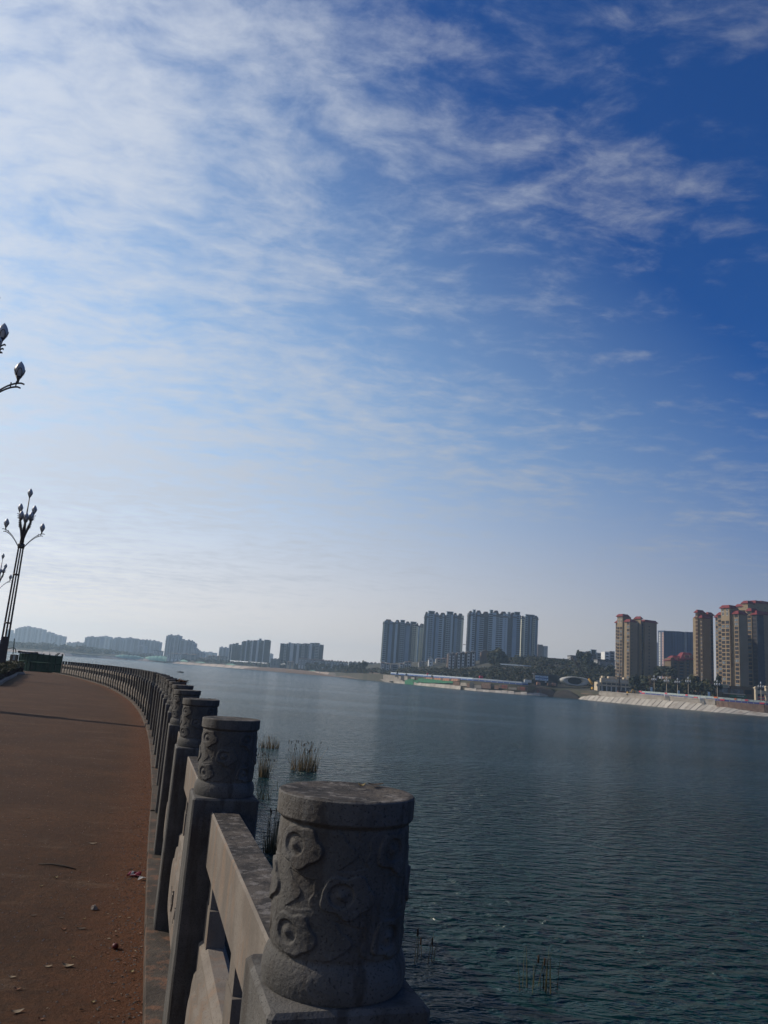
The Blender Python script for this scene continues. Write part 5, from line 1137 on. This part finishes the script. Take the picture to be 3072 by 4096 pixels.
def arm_mesh(r0, z0, r1, z1, tips):
    s = MB(); n = 12
    for (dr, dz, lift) in tips:
        pts = []
        for i in range(n + 1):
            f = i / n; r = r0 + (r1 + dr - r0) * f; z = z0 + lift + (z1 + dz - z0 - lift) * math.sin(f * math.pi / 2) ** .9; pts.append((r, z - (.03 if i == n else 0), .055 * (1 - .75 * f ** 3)))
        blade(s, pts, .05, .05)
    for f in (.72, .86):
        r = r0 + (r1 - r0) * f; z = z0 + (z1 - z0) * math.sin(f * math.pi / 2) ** .9; s.box((r - .02, -.02, z - .17), (r + .02, .02, z + .02))
    return s.mesh('arm', ['dark_metal'])
ARM_LO = arm_mesh(.17, 8.1, 1.30, 9.25, [(.10, .0, 0), (0, -.16, -.06)]); ARM_HI = arm_mesh(.10, 9.35, .50, 10.42, [(.12, .06, 0), (.08, -.10, -.1), (.06, -.24, -.22)])
ARM_MD = arm_mesh(.12, 8.7, .62, 9.75, [(.10, .02, 0), (.06, -.14, -.1)])
def magnolia_lamp(label, x, y, rz):
    z = path_z(y) + (1.6 if y < 30 else 1.15); t = thing('street_lamp', (x, y, z), label, 'street lamp', 'tall lotus bud lamps along the park edge', rz)
    def part(n, s, m='dark_metal'):
        o = bpy.data.objects.new(n, s.mesh(n, [m])); COL.objects.link(o); o.parent = t; return o
    s = MB(); s.hexa([(-.30, -.30, -1.7), (.30, -.30, -1.7), (.30, .30, -1.7), (-.30, .30, -1.7)], [(-.26, -.26, 1.75), (.26, -.26, 1.75), (.26, .26, 1.75), (-.26, .26, 1.75)]); s.box((-.4, -.4, -1.7), (.4, .4, -1.1)); part('pedestal', s)
    for k in range(4):           # four tapered fins
        a = k * math.pi / 2; s = MB(); c, sn = math.cos(a), math.sin(a)
        def P(r, tt, zz): return (c * r - sn * tt, sn * r + c * tt, zz)
        s.hexa([P(.13, -.055, 1.751), P(.26, -.055, 1.751), P(.26, .055, 1.751), P(.13, .055, 1.751)], [P(.09, -.05, 8.25), P(.20, -.05, 8.25), P(.20, .05, 8.25), P(.09, .05, 8.25)]); part('fin', s)
    s = MB(); s.tube([(0, 0, 1.9), (0, 0, 8.2)], [.06, .045], 0, 8); part('core_rod', s)
    for zc, r in ((2.7, .255), (6.1, .225), (8.15, .225)):
        s = MB(); h = .05 if zc < 8 else .16; s.lathe([(r - .05, -h), (r, -h), (r, h), (r - .05, h)], 12, 0, (0, 0, zc)); part('collar', s)
    s = MB(); s.tube([(0, 0, 8.1), (0, 0, 9.2), (0, 0, 10.2), (0, 0, 11.7)], [.16, .13, .06, .035], 0, 10); part('stem', s)
    tb_ = inst('bulb', BUD, t, (0, 0, 11.72)); inst('sepals', SEP, tb_, (0, 0, 0))
    for (me, r, zz, n, off) in ((ARM_LO, 1.18, 9.33, 2, 0), (ARM_HI, .46, 10.55, 2, 0), (ARM_MD, .56, 9.87, 2, math.pi / 2)):
        for k in range(n):
            a = off + k * 2 * math.pi / n; ar = inst('arm', me, t, (0, 0, 0), a); bb = inst('bulb', BUD, t, (r * math.cos(a), r * math.sin(a), zz), a, sc=None); inst('sepals', SEP, bb, (0, 0, 0))
    for k in range(4):
        a = math.pi / 4 + k * math.pi / 2; ar = inst('arm', ARM_HI, t, (0, 0, -.55), a); bb = inst('bulb', BUD, t, (.46 * math.cos(a), .46 * math.sin(a), 10.0), a); inst('sepals', SEP, bb, (0, 0, 0))
    return t
magnolia_lamp('nearest lotus bud lamp, only its arm tips in view at the left edge', at(64, 1470, 24.6).x - 1.18, 24.6, R(28))
magnolia_lamp('whole tall lotus bud lamp rising behind the clipped hedge', at(122, 1968, 54.5).x, 54.5, R(25))
magnolia_lamp('furthest lotus bud lamp half hidden behind the whole one', at(19, 2188, 92).x, 92., R(27))

# hedge in a kerbed bed
hb = [onpath(0, 2742), onpath(30, 2722), onpath(52, 2712), onpath(66, 2704), onpath(70, 2698)]
hx = [Vector((p.x, p.y)) for p in hb]
bed = [hx[0] + Vector((-3.6, -7.5)), hx[0] + Vector((-1.6, -3.4))] + hx + [hx[-1] + Vector((-.9, 3.5)), hx[-1] + Vector((-3.0, 6.2))]
kb = thing('bed_kerb', (0, 0, 0), 'pale curved kerb edging the hedge bed', 'kerb'); kb['kind'] = 'structure'
dens_ = []
for i in range(len(bed) - 1):
    a, c = bed[i], bed[i + 1]; n = max(1, round((c - a).length / 1.0))
    for k in range(n): dens_.append((a.lerp(c, k / n), a.lerp(c, (k + .985) / n)))
for a, c in dens_:
    t = (c - a).normalized(); nn = Vector((-t.y, t.x)) * .16
    if nn.x > 0: nn = -nn
    s = MB(); z0, z1 = path_z(a.y), path_z(c.y); j = rnd(-.01, .01)
    s.hexa([(*a, z0 - .1), (*c, z1 - .1), (*(c + nn), z1 - .1), (*(a + nn), z0 - .1)][::-1], [(*a, z0 + .17 + j), (*c, z1 + .17 + j), (*(c + nn), z1 + .19 + j), (*(a + nn), z0 + .19 + j)][::-1]); s.build('kerb_stone', 'concrete_pale', kb)
# soil inside the bed and the park ground behind it
b = MB(); poly = [(p.x - .12, p.y) for p in bed] + [(-60, 70), (-60, 30)]
b.add([(x, y, path_z(y) + .10) for x, y in poly], [tuple(range(len(poly)))]); b.build('planting_bed', 'soil', kind='structure', label='bare soil of the kerbed planting bed', cat='soil')
hg = thing('hedge', (hx[2].x, hx[2].y, path_z(hx[2].y)), 'low clipped green hedge with reddish foot at the left edge', 'hedge')
s = MB(); q = random.Random(3)
def hedge_pt(u):
    f = u * (len(bed) - 1); i = min(int(f), len(bed) - 2); p = bed[i].lerp(bed[i + 1], f - i); return p + Vector((-.30, .1))
for _ in range(15000):
    u = q.random(); p = hedge_pt(u); side = q.random()
    if side < .55: dx, z = q.uniform(-.12, .1), q.uniform(.12, 1.02)
    else: dx, z = -q.uniform(0, 3.2), 1.0 + q.uniform(-.10, .07)
    if z > .8 and side < .55: dx -= (z - .8) * .7
    z += .05 * math.sin(u * 60) + .06 * math.sin(u * 23)
    c = Vector((p.x + dx, p.y + q.uniform(-.1, .1), path_z(p.y) + z)); nn = Vector((q.gauss(0, 1), q.gauss(0, 1), q.gauss(.3, 1))).normalized(); t1 = nn.orthogonal().normalized(); t2 = nn.cross(t1); L_ = q.uniform(.05, .10)
    a = q.uniform(0, 6.28); u_ = (t1 * math.cos(a) + t2 * math.sin(a)) * L_; v_ = (t2 * math.cos(a) - t1 * math.sin(a)) * L_ * .55
    s.add([tuple(c - u_), tuple(c - v_), tuple(c + u_), tuple(c + v_)], [(0, 1, 2, 3)], 1 if (z < .55 and q.random() < .75) else 0)
s.build('foliage', ['hedge_leaf', 'hedge_red'], hg)
s = MB()
for i in range(24):
    p = hedge_pt(i / 23.); 
    for dx in (-.35, -1.5, -2.6): s.tube([(p.x + dx, p.y, path_z(p.y)), (p.x + dx + .1, p.y, path_z(p.y) + .8)], [.05, .03], 0, 5)
s.build('stem', 'stem', hg)
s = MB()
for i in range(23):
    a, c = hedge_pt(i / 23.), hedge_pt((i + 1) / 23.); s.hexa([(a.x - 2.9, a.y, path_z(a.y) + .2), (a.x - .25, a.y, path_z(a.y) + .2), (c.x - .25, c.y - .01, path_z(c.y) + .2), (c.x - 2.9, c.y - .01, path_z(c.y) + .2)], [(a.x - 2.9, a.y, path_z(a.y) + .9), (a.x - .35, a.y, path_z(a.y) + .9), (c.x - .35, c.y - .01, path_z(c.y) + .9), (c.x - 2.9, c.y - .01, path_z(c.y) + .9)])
s.build('dark_core', 'hedge_red', hg)  # solid dark core filling the hedge behind its leaves, no single twigs

# green hoarding across the path
def hoarding():
    c0 = onpath(117, 2684); c1 = onpath(238, 2694.5); c1 = c0 + (c1 - c0).normalized() * 9.2 if (c1 - c0).length > 14 else c1
    lft = onpath(72, 2678); l1 = c0 + (lft - c0).normalized() * 6.0
    zt = at(132, 2614, c0.y).z; root = thing('hoarding', (c0.x, c0.y, path_z(c0.y)), 'dark green sheet metal hoarding box closing the path end', 'hoarding')
    def run(a, c, n, za, zc):
        for k in range(n):
            p, r = a.lerp(c, k / n), a.lerp(c, (k + .985) / n); d = (r - p); nn = Vector((-d.y, d.x, 0)).normalized() * .06; s = MB(); m_ = 6; vs = []
            for i in range(m_ * 2 + 1):
                f = i / (m_ * 2); w_ = p + d * f + nn * (.5 if i % 2 else -.5); zt_ = za + (zc - za) * (k + f) / n + rnd(-.01, .01)
                vs += [(w_.x, w_.y, path_z(w_.y) - .05), (w_.x, w_.y, zt_)]
            s.add(vs, [(2 * i, 2 * i + 2, 2 * i + 3, 2 * i + 1) for i in range(m_ * 2)]); o = s.build('sheet_panel', 'hoard_green', root); md = o.modifiers.new('thickness', 'SOLIDIFY'); md.thickness = .02
            s = MB(); s.box((p.x - .05, p.y - .12, path_z(p.y)), (p.x + .05, p.y - .02, zt + .1)); s.build('post', 'hoard_green', root)
        s = MB(); s.tube([a + Vector((0, -.1, 1.1)), c + Vector((0, -.1, 1.1))], .05, 0, 5); s.build('rail', 'hoard_green', root)
    zr = at(246, 2625, c1.y).z
    run(c0, c1, 5, zt, zr); run(l1, c0, 4, at(74, 2612, l1.y).z, zt)
    s = MB(); s.box((c1.x - .06, c1.y - .1, path_z(c1.y)), (c1.x + .08, c1.y + .05, zr + .25)); s.build('corner_post', 'hoard_green', root)
    Y = c0.y + 1.5; pt = lambda px, py, dy=0: at(px, py, Y + dy)
    tr = thing('tarpaulin', pt(110, 2606), 'crumpled black tarpaulin lying on the green hoarding', 'tarpaulin'); s = MB(); n = 12; vs = []
    for j in range(5):
        for i in range(n + 1):
            p = pt(72 + 80 * i / n, 2604 + 5.5 * i / n + (rnd(-1.6, 1.6)) + j * 1.1, -1.4 + j * .9); vs.append(tuple(p))
    s.add(vs, [(j * (n + 1) + i, j * (n + 1) + i + 1, (j + 1) * (n + 1) + i + 1, (j + 1) * (n + 1) + i) for j in range(4) for i in range(n)]); o = s.build('sheet', 'tarp', tr); md = o.modifiers.new('t', 'SOLIDIFY'); md.thickness = .06
    s = MB(); a, c = pt(96, 2611), pt(170, 2615.5); s.box((a.x, Y - 1.3, c.z), (c.x, Y + .8, a.z - .02)); s.build('support', 'tarp_blue', tr)
    for k, px in enumerate((222, 228)):
        s = MB(); s.tube([pt(px, 2623), pt(px + 12, 2612)], .05, 0, 5); s.build('timber_prop', 'twig', label=('left' if not k else 'right') + ' one of two thin timbers sticking out above the hoarding', cat='timber', group='timbers above the hoarding')
    pl = thing('pipe_stand', pt(58, 2612), 'thin upright pipe with a bent hose beside the lamp', 'pipe'); s = MB(); s.tube([pt(52, 2616), pt(58, 2554)], .055, 0, 6); s.build('pipe', 'hoard_green', pl)
    s = MB(); s.tube([pt(22, 2598), pt(40, 2593), pt(54, 2591), pt(61, 2595), pt(63.5, 2604), pt(63, 2612)], .05, 0, 6); s.build('hose', 'tarp', pl)
    a = l1 + Vector((-.6, -.3, 0)); s = MB(); s.box((a.x - .5, a.y, path_z(a.y)), (a.x + .4, a.y + .4, at(40, 2617, a.y).z), 0, .03); o = s.build('gate_leaf', 'rust', label='rusty gate leaf with a pale notice at the hoarding left end', cat='gate')
    s = MB(); s.box((a.x - .1, a.y - .03, path_z(a.y) + 1.1), (a.x + .18, a.y - .005, path_z(a.y) + 1.7)); s.build('notice', 'white_paper', o)
    for px, py, m, lab in ((82, 2675, 'orange', 'small orange sack at the hoarding foot'), (89, 2678, 'leaf_a', 'pale crumpled bag beside the orange sack'), (104, 2681, 'white_paper', 'white scrap at the hoarding corner foot')):
        p = onpath(px, py); s = MB(); s.lathe([(.05, 0), (.24, .06), (.26, .18), (.15, .30), (.04, .34)], 9, 0, (p.x, p.y - .3, path_z(p.y)), True)
        s.v = [(x + rnd(-.05, .05), y + rnd(-.05, .05), z + rnd(0, .04)) for x, y, z in s.v]; s.build('sack' if m != 'white_paper' else 'paper_scrap', m, label=lab, cat='sack' if m != 'white_paper' else 'litter')
hoarding()

# ------------------------------------------------------------------ reeds in the water
def reed_clump(label, px, py, wd, hgt, n, seed, m='reed', heads=.25, basal=.7, lean=.1):
    p = on(px, py, 0); q = random.Random(seed); t = thing('reed_clump', p, label, 'reeds', 'reed clumps standing in the lake'); s = MB(); hd = MB()
    for i in range(n):
        a = q.uniform(0, 6.28); r = wd * math.sqrt(q.random()); x, y = p.x + r * math.cos(a), p.y + r * math.sin(a) * .8; short = q.random() < basal
        h = hgt * (q.uniform(.2, .52) if short else q.uniform(.6, 1.0)); lx, ly = (q.gauss(0, lean) + .25 * r * math.cos(a) / wd * (1 if short else .3)) * h, q.gauss(0, lean) * h; w_ = q.uniform(.010, .022)
        th = q.uniform(0, 3.14); cx_, cy_ = math.cos(th) * w_, math.sin(th) * w_; pts = []
        for k in range(5):
            f = k / 4; pts.append((x + lx * f ** 1.6, y + ly * f ** 1.6, -.3 + (h + .3) * f))
        vs = []
        for k, v in enumerate(pts): g = 1 - .8 * (k / 4) ** 1.5; vs += [(v[0] - cx_ * g, v[1] - cy_ * g, v[2]), (v[0] + cx_ * g, v[1] + cy_ * g, v[2]), (v[0] - cy_ * g, v[1] + cx_ * g, v[2])]
        s.add(vs, sum([[(k * 3 + j, k * 3 + (j + 1) % 3, k * 3 + 3 + (j + 1) % 3, k * 3 + 3 + j) for j in range(3)] for k in range(4)], []), 0 if q.random() < .7 else 1)
        if not short and q.random() < heads: e = Vector(pts[-1]); hd.tube([e - Vector((0, 0, .16)), e - Vector((0, 0, .13)), e, e + Vector((0, 0, .03))], [.006, .024, .022, .005], 0, 6)
    s.build('stalks', [m, 'reed_green'], t, kind='stuff')
    if hd.v: hd.build('seed_heads', 'reed_head', t, kind='stuff')
reed_clump('bushy brown reed clump standing alone in open water with tall heads', 1216, 3082, .95, 2.05, 240, 1, heads=.6, lean=.2)
reed_clump('brown reed tuft furthest out, right beside the second post top', 1076, 2992, .9, 1.35, 170, 2, heads=.1, lean=.2)
reed_clump('tall brown reed clump half hidden behind the second post drum', 1056, 3108, .36, 1.7, 150, 3, lean=.2)
reed_clump('slim reed clump between the two nearest posts with long bare stalks', 1084, 3410, .28, 1.75, 110, 4, heads=.15, basal=.72, lean=.04)
reed_clump('sparse bent reeds leaning right above the slim reed clump', 1050, 3195, .45, 1.2, 30, 5, 'reed_green', 0, .3, .45)
reed_clump('few reed tips just left of the nearest post top', 1122, 3165, .3, .9, 9, 8, 'reed_green', 0, .2, .15)
reed_clump('thin pale reed stalks right of the nearest post base', 1690, 3835, .42, .75, 9, 6, 'reed', .4, .1, .1)
reed_clump('sparse thin reed stalks in dark water at the lower right', 2160, 3960, .55, 1.0, 16, 7, 'reed_green', .2, .2, .10)
# small boat
p = on(722, 2690, 0); t = thing('fishing_boat', p, 'tiny dark fishing boat out on the lake beyond the parapet', 'boat'); s = MB(); n = 9; vs = []
for i in range(n):
    f = i / (n - 1); x = -1.9 + 3.8 * f; w_ = .6 * math.sin(math.pi * min(1, .12 + f * .80)); zt = .42 + .25 * f ** 3; vs += [(p.x + x, p.y - w_, zt), (p.x + x, p.y - w_ * .6, -.1), (p.x + x, p.y + w_ * .6, -.1), (p.x + x, p.y + w_, zt)]
s.add(vs, sum([[(i * 4 + k, i * 4 + 4 + k, i * 4 + 5 + k, i * 4 + 1 + k) for k in range(3)] for i in range(n - 1)], []) + [(0, 1, 2, 3), ((n - 1) * 4 + 3, (n - 1) * 4 + 2, (n - 1) * 4 + 1, (n - 1) * 4)]); s.add([(x, y, .2) for x, y in ((p.x - 1.6, p.y - .4), (p.x + 1.4, p.y - .4), (p.x + 1.4, p.y + .4), (p.x - 1.6, p.y + .4))], [(0, 1, 2, 3)]); s.build('hull', 'dark', t)
s = MB(); s.lathe([(.3, 0), (.42, .25), (.3, .6), (.12, .8)], 9, 0, (p.x - .2, p.y, .25)); s.lathe([(.25, 0), (.34, .2), (.2, .42)], 9, 0, (p.x + .7, p.y, .25)); s.build('cargo', 'tarp', t)

# ------------------------------------------------------------------ litter
def leaf_mesh(L_, wd, curl, m, seed):
    q = random.Random(seed); s = MB(); n = 7; vs = []
    for i in range(n):
        f = i / (n - 1); w_ = wd * math.sin(math.pi * f ** .8) + .001; z = curl * (2 * f - 1) ** 2 * L_; b_ = q.uniform(-.1, .1) * wd
        vs += [(L_ * (f - .5), -w_ + b_, z + curl * wd * 1.4 + .003), (L_ * (f - .5), b_, z + .002), (L_ * (f - .5), w_ + b_, z + curl * wd * 1.8 + .003)]
    s.add(vs, sum([[(i * 3 + k, i * 3 + 3 + k, i * 3 + 4 + k, i * 3 + 1 + k) for k in range(2)] for i in range(n - 1)], []), 0, True)
    return s.mesh('fallen_leaf', [m])
LV = [leaf_mesh(.075, .017, .12, 'leaf_a', 1), leaf_mesh(.055, .014, .2, 'leaf_b', 2), leaf_mesh(.06, .011, .1, 'leaf_c', 3), leaf_mesh(.05, .016, .3, 'leaf_d', 4), leaf_mesh(.085, .02, .15, 'leaf_a', 5)]
def lay(px, py): p = onpath(px, py); return Vector((p.x, p.y, path_z(p.y) + .001))
f7 = lambda x, y: (x / 2.0186, 3000 + y / 2.0186)
for x, y, k, sc, a, lab in [(450, 1036, 3, 1.1, .9, 'yellow leaf standing up below the dark twig'), (332, 1104, 3, .8, .2, 'small cream leaf left of the yellow one'), (745, 760, 0, 1.5, .1, 'long pale leaf lying alone on the upper path'), (545, 1751, 4, 1.15, -.1, 'curled pale grey leaf on the lower path'), (385, 1753, 0, .9, .3, 'plain pale leaf left of the curled grey one'), (97, 1838, 0, .8, 0., 'pale brown leaf near the left edge, lower path'), (140, 1938, 1, .9, .1, 'orange leaf near the lower left corner'), (138, 2122, 4, 1.0, .6, 'largest pale leaf in the lower left corner'), (330, 2181, 1, .8, 0., 'orange leaf at the bottom edge of the path'), (750, 2042, 3, .7, .8, 'whitish leaf at the bottom centre of the path'), (1150, 2046, 1, 1.1, .5, 'bright orange leaf beside the kerb at the bottom'), (1222, 1670, 3, 1.0, 1.1, 'pale yellow leaf leaning against the kerb'), (513, 1452, 1, 1.0, .9, 'red orange leaf on the middle of the path'), (490, 1360, 2, 1.1, 0., 'dark brown leaf above the red orange leaf'), (266, 1340, 2, 1.2, .2, 'dark twig like leaf on the left path'), (222, 552, 2, 1.5, 0., 'dark curled leaf high on the left path'), (862, 1645, 1, .6, 0., 'small rust leaf near the red fruit'), (890, 511, 2, 1.6, 0., 'dark leaf high on the path near the kerb'), (1063, 1797, 3, .8, .6, 'cream leaf right of centre on the lower path'), (968, 1614, 1, .9, .2, 'orange leaf touching the red fruit'), (680, 1367, 3, .5, .4, 'tiny white petal on the mid path'), (586, 1678, 3, .55, .1, 'tiny cream petal on the lower path'), (655, 1448, 2, 1.5, .25, 'long dark leaf on the mid path'), (1160, 1170, 2, 1.0, .1, 'brown leaf on the path below the white paper')]:
    sc *= .72; o = inst('fallen_leaf', LV[k], None, lay(*f7(x, y)), a, sc=(sc, sc, sc)); tag(o, lab, 'leaf', 'fallen leaves on the path')
p = lay(*f7(465, 943)); s = MB(); s.tube([(p.x - .17, p.y + .02, p.z + .006), (p.x - .05, p.y + .01, p.z + .012), (p.x + .06, p.y - .012, p.z + .010), (p.x + .17, p.y - .05, p.z + .004)], [.004, .007, .007, .003], 0, 6); s.build('twig', 'twig', label='thin dark bent twig lying on the path', cat='twig')
p = lay(*f7(1080, 1020)); s = MB(); vs = []
for j in range(4):
    for i in range(6): vs.append((p.x - .05 + .02 * i, p.y - .035 + .024 * j, p.z + .004 + .012 * abs(math.sin(i * 2.1 + j)) + (.015 if j == 3 else 0)))
s.add(vs, [(j * 6 + i, j * 6 + i + 1, j * 6 + i + 7, j * 6 + i + 6) for j in range(3) for i in range(5)], 0); s.m = [1 if k in (6, 7, 11) else 0 for k in range(15)]
s.build('sweet_wrapper', ['red_plastic', 'white_paper'], label='crumpled pinkish red wrapper near the kerb', cat='wrapper')
p = lay(*f7(1205, 1055)); s = MB(); vs = []
for j in range(3):
    for i in range(6): vs.append((p.x - .085 + .032 * i, p.y - .03 + .026 * j + .01 * math.sin(i), p.z + .004 + .02 * abs(math.sin(i * .9 + j * .8))))
s.add(vs, [(j * 6 + i, j * 6 + i + 1, j * 6 + i + 7, j * 6 + i + 6) for j in range(2) for i in range(5)]); s.build('paper_scrap', 'white_paper', label='torn white paper scrap against the kerb', cat='paper')
p = lay(*f7(760, 1288)); s = MB(); s.lathe([(.003, 0), (.019, .003), (.021, .011), (.014, .022), (.003, .028)], 8, 0, tuple(p), False); s.v = [(x + rnd(-.006, .006), y + rnd(-.006, .006), z) for x, y, z in s.v]; s.build('stone', 'pebble', label='single grey angular stone on the mid path', cat='stone')
p = lay(*f7(928, 1606)); s = MB(); s.lathe([(.003, 0), (.015, .003), (.02, .014), (.016, .026), (.003, .031)], 10, 0, tuple(p)); s.build('fruit', 'fruit_red', label='dark red round fruit on the path beside an orange leaf', cat='fruit')
# leaf crumbs and grit: too many to count
s = MB(); q = random.Random(8); al = offset_line(LINE, -.182)
def scatter(n, near):
    for _ in range(n):
        i = int(2 + q.random() ** 1.6 * 26); f = q.random(); e = al[i].lerp(al[i + 1], f); tn = (al[i + 1] - al[i]).normalized(); w_ = abs(q.gauss(0, .16)) + .004 if near else q.random() ** .8 * 6.5
        c = e + Vector((-tn.y, tn.x)) * w_; z = path_z(c.y) + .003; L_ = q.uniform(.004, .015); a = q.uniform(0, 6.28); h = q.uniform(0, .007)
        u = Vector((math.cos(a), math.sin(a))) * L_; v = Vector((-math.sin(a), math.cos(a))) * L_ * q.uniform(.25, .6)
        s.add([(c.x - u.x, c.y - u.y, z), (c.x - v.x, c.y - v.y, z + h), (c.x + u.x, c.y + u.y, z + h * .4), (c.x + v.x, c.y + v.y, z + h)], [(0, 1, 2, 3)], q.choice((0, 1, 1, 2, 2, 2, 2, 2)))
scatter(3000, True); scatter(700, False)
s.build('leaf_litter', ['leaf_a', 'leaf_b', 'leaf_c', 'leaf_d'], kind='stuff', label='small leaf crumbs strewn along the kerb', cat='leaf litter')
s = MB()
for _ in range(9000):
    i = int(2 + q.random() ** 2.2 * 14); f = q.random(); e = al[i].lerp(al[i + 1], f); tn = (al[i + 1] - al[i]).normalized(); w_ = abs(q.gauss(0, .12)) if q.random() < .35 else q.random() * 3.6
    c = e + Vector((-tn.y, tn.x)) * w_; z = path_z(c.y); r = q.uniform(.002, .0065)
    s.add([(c.x - r, c.y - r, z), (c.x + r, c.y - r * .8, z), (c.x + r * .9, c.y + r, z), (c.x - r, c.y + r, z), (c.x + q.uniform(-.3, .3) * r, c.y, z + r * 1.1)], [(0, 1, 4), (1, 2, 4), (2, 3, 4), (3, 0, 4)], 0)
s.build('grit', 'pebble', kind='stuff', label='fine grit scattered over the path', cat='grit')
# dry leaves heaped on one post top, scraps on the nearest
def on_post(i, dx, dy, dz=.304): x, y = POST[i]; return Vector((x + dx, y + dy, path_z(y) + .085 + 1.075 + dz))
s = MB(); q = random.Random(4)
for _ in range(120):
    c = on_post(5, abs(q.gauss(0, .05)) - .02, q.gauss(0, .045), .304 + abs(q.gauss(0, .012))); n_ = Vector((q.gauss(0, .6), q.gauss(0, .6), 1)).normalized(); t1 = n_.orthogonal().normalized(); t2 = n_.cross(t1); a = q.uniform(0, 6.28); u = (t1 * math.cos(a) + t2 * math.sin(a)) * q.uniform(.015, .035); v = n_.cross(u) * .4
    s.add([tuple(c - u), tuple(c - v), tuple(c + u + n_ * .008), tuple(c + v)], [(0, 1, 2, 3)], q.choice((0, 0, 0, 1)))
s.build('dry_leaf_heap', ['leaf_c', 'leaf_b'], label='heap of dry dark leaves on the sixth post top', cat='leaf heap')
for i, dx, dy, k, sc, lab in ((4, .0, .02, 1, .9, 'orange leaf on the fifth post top'), (0, .025, .055, 3, .28, 'white scrap of leaf on the nearest post top'), (0, .05, .08, 2, .55, 'dark leaf at the far rim of the nearest post top'), (2, .07, .0, 2, .9, 'dark leaf on the third post top')):
    o = inst('fallen_leaf', LV[k], None, on_post(i, dx, dy, .3045), .3, sc=(sc, sc, sc)); tag(o, lab, 'leaf', 'leaves on the post tops')

# ------------------------------------------------------------------ haze
HAZE = True
if HAZE:
    b = MB(); b.box((-2900, -40, -2), (850, 4150, 150))
    hm = bpy.data.materials.new('haze'); hm.use_nodes = True; t = hm.node_tree; t.nodes.clear()
    pv = N('ShaderNodeVolumePrincipled', t); pv.inputs['Color'].default_value = (.64, .84, 1.0, 1); pv.inputs['Density'].default_value = .00018; pv.inputs['Anisotropy'].default_value = .5
    mo = N('ShaderNodeOutputMaterial', t); L(pv.outputs[0], mo.inputs['Volume'], t)
    b.build('haze', [hm], kind='stuff', label='thin pale blue haze over the whole lake', cat='haze')
